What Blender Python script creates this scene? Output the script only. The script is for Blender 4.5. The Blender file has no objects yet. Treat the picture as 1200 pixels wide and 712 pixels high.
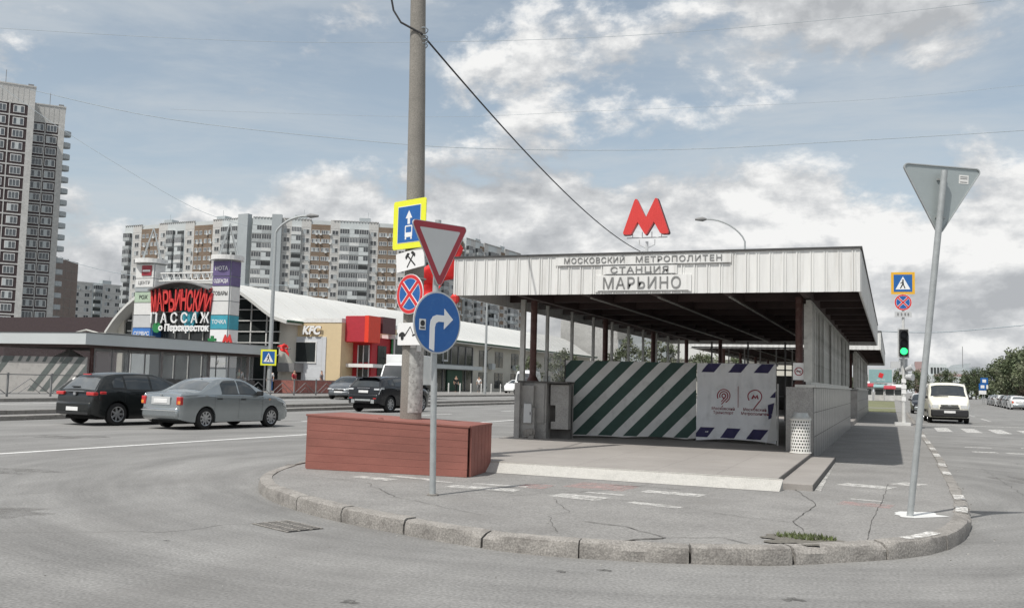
import bpy, bmesh, math, random
from mathutils import Vector, Matrix, noise
random.seed(7)
C = bpy.context.scene.collection
D = bpy.data
R_ = math.radians
# ------------------------------------------------------------------ materials
def nn(nt, t, **k):
    n = nt.nodes.new(t)
    for a, v in k.items(): setattr(n, a, v)
    return n
def mat(name, col, rough=.7, metal=0., var=.12, scale=3., bump=0., bscale=40., spec=.5, fine=0., fscale=150., stain=None, stscale=1., stamt=.5, stretch=None, coat=0., emit=None, emit_s=1.):
    m = D.materials.new(name); m.use_nodes = True; nt = m.node_tree
    b = nt.nodes['Principled BSDF']; L = nt.links.new
    b.inputs['Roughness'].default_value = rough; b.inputs['Metallic'].default_value = metal
    b.inputs['Specular IOR Level'].default_value = spec
    b.inputs['Coat Weight'].default_value = coat; b.inputs['Coat Roughness'].default_value = .05
    tc = nn(nt, 'ShaderNodeTexCoord'); mp = nn(nt, 'ShaderNodeMapping')
    L(tc.outputs['Object'], mp.inputs[0])
    if stretch: mp.inputs['Scale'].default_value = stretch
    c = (*col, 1)
    n1 = nn(nt, 'ShaderNodeTexNoise'); n1.inputs['Scale'].default_value = scale; n1.inputs['Detail'].default_value = 8; n1.inputs['Roughness'].default_value = .62
    L(mp.outputs[0], n1.inputs[0])
    r = nn(nt, 'ShaderNodeMapRange'); r.inputs[1].default_value = .3; r.inputs[2].default_value = .7
    r.inputs[3].default_value = 1 - var; r.inputs[4].default_value = 1 + var
    L(n1.outputs[0], r.inputs[0])
    last = r.outputs[0]
    if fine > 0:
        n2 = nn(nt, 'ShaderNodeTexNoise'); n2.inputs['Scale'].default_value = fscale; n2.inputs['Detail'].default_value = 3
        L(tc.outputs['Object'], n2.inputs[0])
        r2 = nn(nt, 'ShaderNodeMapRange'); r2.inputs[1].default_value = .3; r2.inputs[2].default_value = .7
        r2.inputs[3].default_value = 1 - fine; r2.inputs[4].default_value = 1 + fine
        L(n2.outputs[0], r2.inputs[0])
        mu = nn(nt, 'ShaderNodeMath', operation='MULTIPLY'); L(last, mu.inputs[0]); L(r2.outputs[0], mu.inputs[1]); last = mu.outputs[0]
    vm = nn(nt, 'ShaderNodeVectorMath', operation='SCALE'); vm.inputs[0].default_value = col; L(last, vm.inputs['Scale'])
    out = vm.outputs[0]
    if stain:
        n3 = nn(nt, 'ShaderNodeTexNoise'); n3.inputs['Scale'].default_value = stscale; n3.inputs['Detail'].default_value = 9; n3.inputs['Roughness'].default_value = .7
        L(mp.outputs[0], n3.inputs[0])
        r3 = nn(nt, 'ShaderNodeMapRange'); r3.inputs[1].default_value = .52; r3.inputs[2].default_value = .66; r3.inputs[4].default_value = stamt
        L(n3.outputs[0], r3.inputs[0])
        mx = nn(nt, 'ShaderNodeMix', data_type='RGBA'); L(r3.outputs[0], mx.inputs[0]); L(out, mx.inputs[6]); mx.inputs[7].default_value = (*stain, 1)
        out = mx.outputs[2]
    L(out, b.inputs['Base Color'])
    if bump > 0:
        nb = nn(nt, 'ShaderNodeTexNoise'); nb.inputs['Scale'].default_value = bscale; nb.inputs['Detail'].default_value = 6
        L(tc.outputs['Object'], nb.inputs[0]); bp = nn(nt, 'ShaderNodeBump'); bp.inputs['Strength'].default_value = bump; bp.inputs['Distance'].default_value = .01
        L(nb.outputs[0], bp.inputs['Height']); L(bp.outputs[0], b.inputs['Normal'])
    if emit:
        b.inputs['Emission Color'].default_value = (*emit, 1); b.inputs['Emission Strength'].default_value = emit_s
    return m
def worn_paint(name, col, lo=.42, hi=.55, scale=14):
    m = mat(name, col, .8, var=.15, scale=8); nt = m.node_tree; L = nt.links.new
    b = nt.nodes['Principled BSDF']; tc = nn(nt, 'ShaderNodeTexCoord'); n = nn(nt, 'ShaderNodeTexNoise')
    n.inputs['Scale'].default_value = scale; n.inputs['Detail'].default_value = 8; n.inputs['Roughness'].default_value = .75
    L(tc.outputs['Object'], n.inputs[0]); r = nn(nt, 'ShaderNodeMapRange'); r.inputs[1].default_value = lo; r.inputs[2].default_value = hi
    L(n.outputs[0], r.inputs[0]); L(r.outputs[0], b.inputs['Alpha']); return m
def glass_mat(name, col, rough=.05, alpha=1.0):
    m = mat(name, col, rough, var=.3, scale=.6, spec=.8); m.node_tree.nodes['Principled BSDF'].inputs['Alpha'].default_value = alpha; return m
M = {}
def defm(k, *a, **kw): M[k] = mat(k, *a, **kw)
defm('asphalt', (.225,.222,.214), .92, var=.15, scale=.8, fine=.28, fscale=38, bump=.5, bscale=45, stain=(.17,.165,.157), stscale=.22, stamt=.55, stretch=(1,.45,1))
defm('asphalt_far', (.24,.235,.225), .92, var=.1, scale=.2)
defm('walk', (.232,.226,.216), .93, var=.15, scale=1.1, fine=.28, fscale=48, bump=.5, bscale=60, stain=(.19,.183,.172), stscale=.7, stamt=.5)
defm('granite', (.295,.275,.255), .85, var=.1, scale=.8, fine=.14, fscale=120, bump=.1, stain=(.25,.23,.21), stscale=1.4, stamt=.45)
defm('riser_white', (.43,.42,.39), .85, var=.15, scale=4, fine=.15, fscale=60, stain=(.3,.29,.27), stscale=4, stamt=.6, bump=.2)
defm('kerb', (.265,.25,.23), .95, var=.2, scale=3, fine=.3, fscale=60, bump=.8, bscale=45, stain=(.12,.11,.1), stscale=5, stamt=.6)
def turning_wear(m, cx_, cy_):
    nt = m.node_tree; L = nt.links.new; b = nt.nodes['Principled BSDF']; src = b.inputs['Base Color'].links[0].from_socket
    tc = nn(nt, 'ShaderNodeTexCoord'); mp = nn(nt, 'ShaderNodeVectorMath', operation='SUBTRACT'); mp.inputs[1].default_value = (cx_, cy_, 0); L(tc.outputs['Object'], mp.inputs[0])
    ln = nn(nt, 'ShaderNodeVectorMath', operation='LENGTH'); L(mp.outputs[0], ln.inputs[0]); sp = nn(nt, 'ShaderNodeSeparateXYZ'); L(mp.outputs[0], sp.inputs[0])
    at = nn(nt, 'ShaderNodeMath', operation='ARCTAN2'); L(sp.outputs[1], at.inputs[0]); L(sp.outputs[0], at.inputs[1])
    cb = nn(nt, 'ShaderNodeCombineXYZ'); mr = nn(nt, 'ShaderNodeMath', operation='MULTIPLY'); L(ln.outputs['Value'], mr.inputs[0]); mr.inputs[1].default_value = 1.25; L(mr.outputs[0], cb.inputs[0])
    ma = nn(nt, 'ShaderNodeMath', operation='MULTIPLY'); L(at.outputs[0], ma.inputs[0]); ma.inputs[1].default_value = 1.3; L(ma.outputs[0], cb.inputs[1])
    n = nn(nt, 'ShaderNodeTexNoise'); n.inputs['Scale'].default_value = 1; n.inputs['Detail'].default_value = 12; n.inputs['Roughness'].default_value = .72; L(cb.outputs[0], n.inputs[0])
    r = nn(nt, 'ShaderNodeMapRange'); r.inputs[1].default_value = .32; r.inputs[2].default_value = .68; r.inputs[3].default_value = .72; r.inputs[4].default_value = 1.16; L(n.outputs[0], r.inputs[0])
    v = nn(nt, 'ShaderNodeVectorMath', operation='SCALE'); L(src, v.inputs[0]); L(r.outputs[0], v.inputs['Scale']); L(v.outputs[0], b.inputs['Base Color'])
turning_wear(M['asphalt'], -3.5, 15.5)
M['paint'] = worn_paint('road_paint', (.72,.71,.68), .38, .60, 16)
M['paint_thin'] = worn_paint('road_paint_thin', (.64,.63,.60), .34, .64, 12)
M['road_patch'] = worn_paint('road_patch', (.18,.175,.165), .40, .80, 3)
M['road_drip'] = worn_paint('road_drip', (.10,.097,.09), .36, .66, 12)
M['paint_pink'] = worn_paint('pink_paint', (.5,.33,.31), .42, .7, 7)
M['paint_line'] = worn_paint('line_paint', (.75,.75,.73), .3, .42, 20)
defm('crack', (.06,.056,.05), .95)
defm('soil', (.15,.14,.12), .95, var=.3, scale=20, bump=1, bscale=60)
defm('grass', (.12,.15,.05), .9, var=.35, scale=1.5, fine=.35, fscale=20)
defm('lawn', (.16,.165,.085), .9, var=.25, scale=.3, fine=.25, fscale=6)
defm('fascia', (.70,.70,.68), .5, var=.08, scale=2.5, stain=(.45,.43,.40), stscale=2.2, stamt=.45, stretch=(3,3,.25))
defm('fascia_edge', (.05,.05,.05), .6)
defm('stripe_grey', (.10,.115,.11), .7, var=.15)
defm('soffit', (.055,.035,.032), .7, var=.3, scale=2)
defm('maroon', (.10,.045,.038), .55, var=.3, scale=6, stain=(.22,.16,.14), stscale=8, stamt=.5)
defm('alum', (.48,.48,.45), .45, metal=.3, var=.15, scale=5, stain=(.25,.24,.22), stscale=6, stamt=.5)
defm('stone_gray', (.34,.33,.315), .7, var=.2, scale=3, fine=.2, fscale=50, stain=(.22,.21,.20), stscale=3, stamt=.5, bump=.3)
defm('stone_dark', (.10,.095,.09), .8, var=.3, scale=5)
defm('tile', (.21,.21,.205), .3, var=.18, scale=2, spec=.6, stain=(.40,.39,.37), stscale=3, stamt=.4, stretch=(1,1,2))
defm('letter', (.24,.24,.235), .4, metal=.2, var=.2, scale=5)
defm('letter_side', (.14,.14,.14), .5)
defm('mred', (.62,.045,.04), .45, var=.06)
defm('steel', (.42,.43,.42), .45, metal=.5, var=.15, scale=8, stain=(.2,.19,.17), stscale=12, stamt=.4)
defm('galv', (.40,.42,.42), .5, metal=.35, var=.12, scale=12)
defm('concrete_pole', (.24,.225,.20), .9, var=.15, scale=2.5, fine=.2, fscale=60, bump=.6, bscale=60, stain=(.33,.31,.28), stscale=3, stamt=.5, stretch=(1,1,.5))
defm('pole_poster', (.40,.40,.38), .9, var=.3, scale=14, stain=(.16,.155,.145), stscale=18, stamt=.85, bump=.5)
defm('box_red', (.25,.095,.074), .75, var=.22, scale=1.2, fine=.07, fscale=60, stain=(.22,.075,.06), stscale=1.6, stamt=.6, stretch=(.6,.6,2.2), bump=.2)
M['box_streak'] = worn_paint('box_streak', (.20,.075,.06), .30, .62, 10)
defm('box_seam', (.17,.05,.042), .9)
defm('s_blue', (.012,.11,.36), .35, var=.06, stain=(.05,.18,.42), stscale=8, stamt=.4)
defm('s_white', (.80,.80,.79), .4, var=.04)
defm('s_white_dirty', (.68,.68,.66), .5, var=.06, scale=4)
defm('s_red', (.62,.03,.035), .4, var=.05)
defm('s_darkred', (.32,.03,.045), .4, var=.08)
defm('s_yellow', (.80,.82,.04), .45, var=.03)
defm('s_orange', (.75,.42,.03), .45, var=.03)
defm('s_black', (.02,.02,.02), .5)
defm('s_gray', (.52,.53,.53), .4, var=.04, scale=3)
defm('s_back', (.36,.40,.40), .42, metal=.35, var=.05, scale=5)
defm('rubber', (.015,.015,.015), .85)
defm('wire', (.02,.02,.022), .7)
defm('wire_thin', (.34,.39,.42), .7)
defm('black_plastic', (.02,.02,.021), .6)
defm('dark_inside', (.006,.006,.006), .95)
defm('rim', (.52,.53,.54), .3, metal=.75)
defm('car_silver', (.34,.37,.38), .24, metal=.7, var=.04, coat=.6)
defm('car_black', (.011,.013,.013), .25, var=.1, coat=.45, spec=.35)
defm('car_navy', (.010,.011,.014), .22, var=.1, coat=.5, spec=.35)
defm('car_cream', (.74,.72,.62), .4, var=.04, coat=.4)
defm('car_white', (.76,.77,.76), .35, var=.04, coat=.5)
defm('car_gray', (.12,.13,.14), .3, metal=.4, coat=.6)
defm('lamp_red', (.55,.02,.02), .15, coat=1)
defm('lamp_orange', (.8,.28,.04), .2, coat=1)
defm('lamp_clear', (.72,.74,.75), .12, metal=.3, coat=1)
defm('plate', (.78,.78,.77), .5)
M['car_glass'] = glass_mat('car_glass', (.03,.036,.04), .02)
M['car_glass_rear'] = glass_mat('car_glass_rear', (.12,.13,.135), .08)
M['win'] = glass_mat('window_glass', (.05,.055,.06), .08)
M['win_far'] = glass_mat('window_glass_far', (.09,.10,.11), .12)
M['pav_glass'] = glass_mat('pavilion_glass', (.5,.52,.52), .06, .16)
defm('panel_white', (.50,.495,.475), .8, var=.08, scale=.4, fine=.12, fscale=2.5)
defm('panel_gray', (.36,.39,.40), .8, var=.08, scale=.3)
defm('panel_lt', (.50,.53,.53), .8, var=.06, scale=.3)
defm('panel_brown', (.19,.14,.10), .85, var=.15, scale=.5, fine=.12, fscale=3)
defm('panel_maroon', (.05,.034,.036), .8, var=.15)
defm('brick_brown', (.20,.165,.15), .85, var=.12, scale=.6, fine=.1, fscale=3)
defm('seam', (.22,.22,.21), .9)
defm('balc', (.33,.35,.35), .7, var=.3, scale=.35)
defm('balc_lt', (.55,.56,.55), .7, var=.2, scale=.35)
defm('mall_roof', (.60,.60,.575), .6, var=.05, scale=.3, stretch=(1,1,1))
defm('roof_seam', (.54,.54,.52), .6)
defm('mall_wall', (.52,.50,.44), .8, var=.06, scale=.6)
defm('beige', (.62,.50,.31), .8, var=.04)
defm('wall_pale', (.56,.58,.60), .8, var=.05)
defm('wall_red', (.42,.02,.03), .6, var=.1)
defm('bright_red', (.75,.05,.02), .5, var=.05)
defm('panel_red', (.42,.03,.045), .5, var=.08)
defm('panel_dred', (.10,.03,.035), .5, var=.1)
defm('green', (.02,.20,.06), .6)
defm('green_dark', (.02,.07,.04), .6)
defm('white_frame', (.70,.70,.68), .5)
defm('brick_red', (.30,.12,.10), .85, var=.2, scale=4, fine=.2, fscale=10)
defm('rail', (.20,.20,.20), .6)
defm('rail_white', (.60,.60,.58), .6)
defm('ban_gray', (.72,.72,.70), .75, var=.08, scale=2, stain=(.48,.47,.45), stscale=3, stamt=.5)
defm('ban_white', (.84,.85,.86), .7, var=.06, scale=1.6, stain=(.60,.61,.61), stscale=2.2, stamt=.5)
defm('ban_green', (.035,.08,.065), .65, var=.15, scale=4)
defm('ban_navy', (.035,.03,.10), .65, var=.15)
defm('logo_red', (.30,.02,.045), .6)
defm('bin_white', (.72,.71,.67), .45, var=.05, scale=6)
defm('bark', (.10,.08,.06), .9, var=.25, scale=6, stretch=(1,1,.3))
defm('leaf_a', (.085,.11,.052), .65, var=.35, scale=.9)
defm('leaf_b', (.12,.14,.075), .6, var=.35, scale=.9)
defm('leaf_d', (.15,.165,.10), .6, var=.3, scale=.9)
defm('leaf_c', (.055,.075,.04), .7, var=.3, scale=.9)
defm('flag', (.70,.03,.03), .7, var=.15, scale=4)
defm('skin', (.45,.28,.20), .6)
defm('hair', (.03,.02,.015), .8)
defm('teal', (.05,.33,.42), .6)
defm('purple', (.13,.10,.22), .6)
defm('yellow_p', (.75,.60,.18), .6)
defm('blue_p', (.05,.18,.50), .6)
defm('green_p', (.40,.50,.38), .6)
defm('dark_glass', (.03,.035,.035), .15, var=.3, scale=.5, spec=.7)
defm('sign_back_dark', (.045,.045,.05), .8)
defm('billboard', (.24,.38,.38), .5, var=.08)
defm('pinkish', (.35,.25,.24), .8, var=.1)
M['signal_green'] = mat('signal_green', (.05,.6,.2), .3, emit=(.03,1,.22), emit_s=2.2)
# ------------------------------------------------------------------ mesh builder
class MB:
    def __init__(s): s.v=[]; s.f=[]; s.m=[]; s.cur=0
    def mi(s, i): s.cur=i; return s
    def add(s, vs, fs):
        o=len(s.v); s.v+= [tuple(p) for p in vs]
        for f in fs: s.f.append(tuple(i+o for i in f)); s.m.append(s.cur)
        return s
    def box(s, x0,x1,y0,y1,z0,z1):
        x0,x1=min(x0,x1),max(x0,x1); y0,y1=min(y0,y1),max(y0,y1); z0,z1=min(z0,z1),max(z0,z1)
        return s.add([(x0,y0,z0),(x1,y0,z0),(x1,y1,z0),(x0,y1,z0),(x0,y0,z1),(x1,y0,z1),(x1,y1,z1),(x0,y1,z1)],
            [(0,3,2,1),(4,5,6,7),(0,1,5,4),(1,2,6,5),(2,3,7,6),(3,0,4,7)])
    def prism(s, pts, z0, z1):           # polygon in XY
        n=len(pts); a=sum(pts[i][0]*pts[(i+1)%n][1]-pts[(i+1)%n][0]*pts[i][1] for i in range(n))
        if a<0: pts=pts[::-1]
        return s.add([(p[0],p[1],z0) for p in pts]+[(p[0],p[1],z1) for p in pts],
            [tuple(range(n-1,-1,-1)), tuple(range(n,2*n))]+[(i,(i+1)%n,(i+1)%n+n,i+n) for i in range(n)])
    def plate(s, pts, y0, y1):           # polygon in XZ, from front y0 to back y1 (front = smaller y)
        n=len(pts); a=sum(pts[i][0]*pts[(i+1)%n][1]-pts[(i+1)%n][0]*pts[i][1] for i in range(n))
        if a<0: pts=pts[::-1]
        return s.add([(p[0],y0,p[1]) for p in pts]+[(p[0],y1,p[1]) for p in pts],
            [tuple(range(n)), tuple(range(2*n-1,n-1,-1))]+[((i+1)%n,i,i+n,(i+1)%n+n) for i in range(n)])
    def ring(s, po, pi, y0, y1):         # closed ring between two outlines of equal length (XZ)
        n=len(po); vs=[(p[0],y0,p[1]) for p in po]+[(p[0],y0,p[1]) for p in pi]+[(p[0],y1,p[1]) for p in po]+[(p[0],y1,p[1]) for p in pi]
        fs=[]
        for i in range(n):
            j=(i+1)%n
            fs+=[(i,j,n+j,n+i),(2*n+j,2*n+i,3*n+i,3*n+j),(j,i,2*n+i,2*n+j),(n+i,n+j,3*n+j,3*n+i)]
        return s.add(vs,fs)
    def tube(s, pts, r, n=8, cap=True):
        P=[Vector(p) for p in pts]; rr=r if isinstance(r,(list,tuple)) else [r]*len(P)
        vs=[]; fs=[]; up=None
        for i,p in enumerate(P):
            t=(P[min(i+1,len(P)-1)]-P[max(i-1,0)]).normalized()
            a=t.orthogonal().normalized() if up is None else (up-t*up.dot(t)).normalized()
            up=a; b=t.cross(a)
            for k in range(n):
                q=2*math.pi*k/n; vs.append(p+(a*math.cos(q)+b*math.sin(q))*rr[i])
        for i in range(len(P)-1):
            for k in range(n): fs.append((i*n+k,i*n+(k+1)%n,(i+1)*n+(k+1)%n,(i+1)*n+k))
        if cap: fs.append(tuple(range(n-1,-1,-1))); fs.append(tuple(range((len(P)-1)*n,len(P)*n)))
        return s.add(vs,fs)
    def cyl(s, x,y,z0,z1,r,n=16,r2=None): return s.tube([(x,y,z0),(x,y,z1)],[r,r if r2 is None else r2],n)
    def build(s, name, mats, parent=None, smooth=False, bevel=0, loc=None, rot=None):
        me=D.meshes.new(name); me.from_pydata(s.v,[],s.f); 
        if not isinstance(mats,(list,tuple)): mats=[mats]
        for k in mats: me.materials.append(M[k] if isinstance(k,str) else k)
        if len(mats)>1: me.polygons.foreach_set('material_index', s.m)
        bm=bmesh.new(); bm.from_mesh(me); (bmesh.ops.remove_doubles(bm,verts=bm.verts,dist=.004) if smooth=='weld' else None); bmesh.ops.recalc_face_normals(bm, faces=bm.faces) if smooth!='keep' else None
        bm.to_mesh(me); bm.free()
        if smooth and smooth!='keep' or name in ('banner','windscreen','rear_window','side_window'): me.polygons.foreach_set('use_smooth',[True]*len(me.polygons)); me.set_sharp_from_angle(angle=R_(38))
        me.update()
        o=D.objects.new(name, me); C.objects.link(o)
        if parent: o.parent=parent
        if loc: o.location=loc
        if rot: o.rotation_euler=rot
        if bevel: md=o.modifiers.new('bevel','BEVEL'); md.width=bevel; md.segments=2; md.limit_method='ANGLE'; md.angle_limit=R_(40)
        return o
def tag(o, label, cat, group=None, kind=None):
    if label: o['label']=label
    if cat: o['category']=cat
    if group: o['group']=group
    if kind: o['kind']=kind
    return o
def thing(name, label, cat, loc=(0,0,0), rz=0, group=None, rot=None):
    o=D.objects.new(name, None); o.empty_display_size=.2; C.objects.link(o); o.location=loc; o.rotation_euler=rot if rot else (0,0,rz)
    return tag(o,label,cat,group)
def struct(o): o['kind']='structure'; return o
def stuff(o): o['kind']='stuff'; return o
def dup(root, loc, rz=None, label=None, group=None):
    r=root.copy(); C.objects.link(r); r.location=loc
    if rz is not None: r.rotation_euler=(0,0,rz)
    if label: r['label']=label
    if group: r['group']=group
    def rec(a,b):
        for ch in list(a.children):
            if ch==b: continue
            c=ch.copy(); C.objects.link(c); c.parent=b; rec(ch,c)
    rec(root,r); return r
def circ(r, n=40, cx=0, cz=0, a0=0, a1=360):
    full=abs(a1-a0)>=360
    return [(cx+r*math.cos(R_(a0+(a1-a0)*i/(n if full else n-1))), cz+r*math.sin(R_(a0+(a1-a0)*i/(n if full else n-1)))) for i in range(n)]
def rect(x0,x1,z0,z1): return [(x0,z0),(x1,z0),(x1,z1),(x0,z1)]
def rrect(x0,x1,z0,z1,r,n=5):
    p=[]
    for cx,cz,a in ((x1-r,z1-r,0),(x0+r,z1-r,90),(x0+r,z0+r,180),(x1-r,z0+r,270)):
        p+=[(cx+r*math.cos(R_(a+90*i/n)),cz+r*math.sin(R_(a+90*i/n))) for i in range(n+1)]
    return p
def rtri(side, r, n=6):   # rounded downward triangle centred on its centroid
    h=side*math.sqrt(3)/2; c=[(-side/2,h/3),(side/2,h/3),(0,-2*h/3)]
    s=1-2*r*math.sqrt(3)/side; c=[(a*s,b*s) for a,b in c]; p=[]
    for (cx,cz),a in zip([c[1],c[0],c[2]],(-30,90,210)):
        p+=[(cx+r*math.cos(R_(a+120*i/n)),cz+r*math.sin(R_(a+120*i/n))) for i in range(n+1)]
    return p
def text_obj(name, txt, size, m, parent, loc=(0,0,0), rot=(R_(90),0,0), ext=.01, weight=0., align='CENTER', sx=1., space=1., mat2=None):
    cu=D.curves.new(name,'FONT'); cu.body=txt; cu.size=size; cu.extrude=ext; cu.offset=weight; cu.align_x=align; cu.align_y='CENTER'; cu.space_character=space; cu.resolution_u=3
    t=D.objects.new('tmp',cu); C.objects.link(t)
    dg=bpy.context.evaluated_depsgraph_get(); me=D.meshes.new_from_object(t.evaluated_get(dg)); D.objects.remove(t); me.name=name
    for v in me.vertices: v.co.x*=sx
    me.materials.clear(); me.materials.append(M[m])
    if mat2:
        me.materials.append(M[mat2])
        for p in me.polygons: p.material_index=0 if abs(p.normal.z)>.7 else 1
    o=D.objects.new(name,me); C.objects.link(o); o.parent=parent; o.location=loc; o.rotation_euler=rot
    return o
def face_rot(nx, ny):     # yaw so that local -Y faces (nx,ny)
    return math.atan2(nx, -ny)
# ------------------------------------------------------------------ camera
f,cx,cy,W_,H_=1130.,600.,356.,1200.,712.
d1=Vector((1045-cx,459-cy,f)).normalized(); d2=-Vector((-2272-cx,374-cy,f)); d2=(d2-d1*d2.dot(d1)).normalized(); d3=d1.cross(d2)
if d3.y>0: d3=-d3
right=Vector((d2.x,d1.x,d3.x)); down=Vector((d2.y,d1.y,d3.y)); fwd=Vector((d2.z,d1.z,d3.z))
cam=D.cameras.new('camera'); co=D.objects.new('camera',cam); C.objects.link(co)
cam.sensor_fit='HORIZONTAL'; cam.sensor_width=36; cam.lens=36*f/W_; cam.clip_end=5000; cam.clip_start=.1
mw=Matrix((right,-down,-fwd)).transposed().to_4x4(); mw.translation=(0,0,1.5); co.matrix_world=mw
bpy.context.scene.camera=co
# ------------------------------------------------------------------ light and sky
sd=Vector((-.17,-.56,1)).normalized(); el=math.asin(sd.z); az=math.atan2(sd.x,sd.y)
sun=D.lights.new('sun','SUN'); sun.energy=3.9; sun.angle=R_(.6); sun.color=(1,.965,.91); so=D.objects.new('sun',sun); C.objects.link(so)
so.rotation_euler=sd.to_track_quat('Z','Y').to_euler(); so.location=(0,0,60)
w=D.worlds.new('World'); bpy.context.scene.world=w; w.use_nodes=True; nt=w.node_tree; L=nt.links.new
bg=nt.nodes['Background']; sky=nn(nt,'ShaderNodeTexSky',sky_type='NISHITA'); sky.sun_disc=False; sky.sun_elevation=el; sky.sun_rotation=az; sky.air_density=1.0; sky.dust_density=2.0; sky.ozone_density=1.0
tc=nn(nt,'ShaderNodeTexCoord'); sep=nn(nt,'ShaderNodeSeparateXYZ'); L(tc.outputs['Generated'],sep.inputs[0])
def mth(op,a,b=None,c=None,clamp=False):
    n=nn(nt,'ShaderNodeMath',operation=op); n.use_clamp=clamp
    for i,x in enumerate((a,b,c)):
        if x is None: continue
        if isinstance(x,(int,float)): n.inputs[i].default_value=x
        else: L(x,n.inputs[i])
    return n.outputs[0]
zc=mth('MAXIMUM',sep.outputs[2],0.0)
def cn(scale,det,rough,off,zs,dist=0.,dz=0.):
    c=nn(nt,'ShaderNodeCombineXYZ'); L(sep.outputs[0],c.inputs[0]); L(sep.outputs[1],c.inputs[1]); L(mth('MULTIPLY',mth('ADD',sep.outputs[2],dz),zs),c.inputs[2])
    mp=nn(nt,'ShaderNodeMapping'); mp.inputs['Location'].default_value=off; L(c.outputs[0],mp.inputs[0])
    n=nn(nt,'ShaderNodeTexNoise'); n.inputs['Scale'].default_value=scale; n.inputs['Detail'].default_value=det; n.inputs['Roughness'].default_value=rough; n.inputs['Distortion'].default_value=dist
    L(mp.outputs[0],n.inputs[0]); return n.outputs[0]
OFF=(2.7,.4,1.3)
big=cn(2.1,3,.5,OFF,2.0); puff=cn(7.5,14,.60,OFF,1.7,.1); puff2=cn(7.5,14,.60,OFF,1.7,.1,.018); big2=cn(2.1,3,.5,OFF,2.0,0,.022)
def dens(a_,b_): return mth('ADD',mth('MULTIPLY',a_,.55),mth('MULTIPLY',b_,.45))
d1_=dens(big,puff); d2_=dens(big2,puff2)
bias=nn(nt,'ShaderNodeValToRGB'); L(zc,bias.inputs[0]); cr=bias.color_ramp
cr.elements[0].position=0; cr.elements[0].color=(.62,)*3+(1,); cr.elements[1].position=1; cr.elements[1].color=(.5,)*3+(1,)
for p_,v_ in ((.10,.615),(.19,.572),(.25,.487),(.36,.49),(.5,.51)):
    e=cr.elements.new(p_); e.color=(v_,v_,v_,1)
cs=mth('ADD',d1_,mth('SUBTRACT',bias.outputs[0],.5))
mask=nn(nt,'ShaderNodeMapRange',interpolation_type='SMOOTHSTEP'); mask.inputs[1].default_value=.490; mask.inputs[2].default_value=.555; L(cs,mask.inputs[0])
veil=cn(2.6,10,.62,(7.1,3.3,.2),5.0,.4); vm_=nn(nt,'ShaderNodeMapRange',interpolation_type='SMOOTHSTEP'); vm_.inputs[1].default_value=.38; vm_.inputs[2].default_value=.68; vm_.inputs[4].default_value=.62; L(veil,vm_.inputs[0])
belly=cn(3.3,9,.55,(1.1,8.3,4.2),3.2,.3)
sh=mth('ADD',mth('MULTIPLY',mth('SUBTRACT',d1_,d2_),8.5),mth('MULTIPLY',mth('SUBTRACT',belly,.5),1.9)); sh=mth('ADD',sh,.52,clamp=True)
ramp=nn(nt,'ShaderNodeValToRGB'); L(sh,ramp.inputs[0])
ramp.color_ramp.elements[0].position=.05; ramp.color_ramp.elements[0].color=(.46,.478,.50,1)
ramp.color_ramp.elements[1].position=.95; ramp.color_ramp.elements[1].color=(.92,.92,.91,1)
e=ramp.color_ramp.elements.new(.5); e.color=(.63,.645,.66,1)
hs=nn(nt,'ShaderNodeHueSaturation'); hs.inputs['Saturation'].default_value=.62; hs.inputs['Value'].default_value=1.62; hs.inputs['Hue'].default_value=.485; L(sky.outputs[0],hs.inputs['Color'])
SK=.085
cmul=nn(nt,'ShaderNodeVectorMath',operation='SCALE'); L(ramp.outputs[0],cmul.inputs[0]); cmul.inputs['Scale'].default_value=1/SK
vc=nn(nt,'ShaderNodeMix',data_type='RGBA'); L(vm_.outputs[0],vc.inputs[0]); L(hs.outputs[0],vc.inputs[6]); vc.inputs[7].default_value=(.60/SK,.64/SK,.67/SK,1)
mx=nn(nt,'ShaderNodeMix',data_type='RGBA'); L(mask.outputs[0],mx.inputs[0]); L(vc.outputs[2],mx.inputs[6]); L(cmul.outputs[0],mx.inputs[7])
L(mx.outputs[2],bg.inputs[0]); bg.inputs[1].default_value=SK
S=bpy.context.scene; S.view_settings.view_transform='Standard'; S.view_settings.look='None'; S.view_settings.gamma=1; S.view_settings.exposure=0
try: S.view_settings.use_curve_mapping=False
except Exception: pass
# ------------------------------------------------------------------ ground
b=MB(); b.add([(-2500,-300,0),(2500,-300,0),(2500,4000,0),(-2500,4000,0)],[(0,1,2,3)]); struct(b.build('ground_road','asphalt'))
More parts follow.
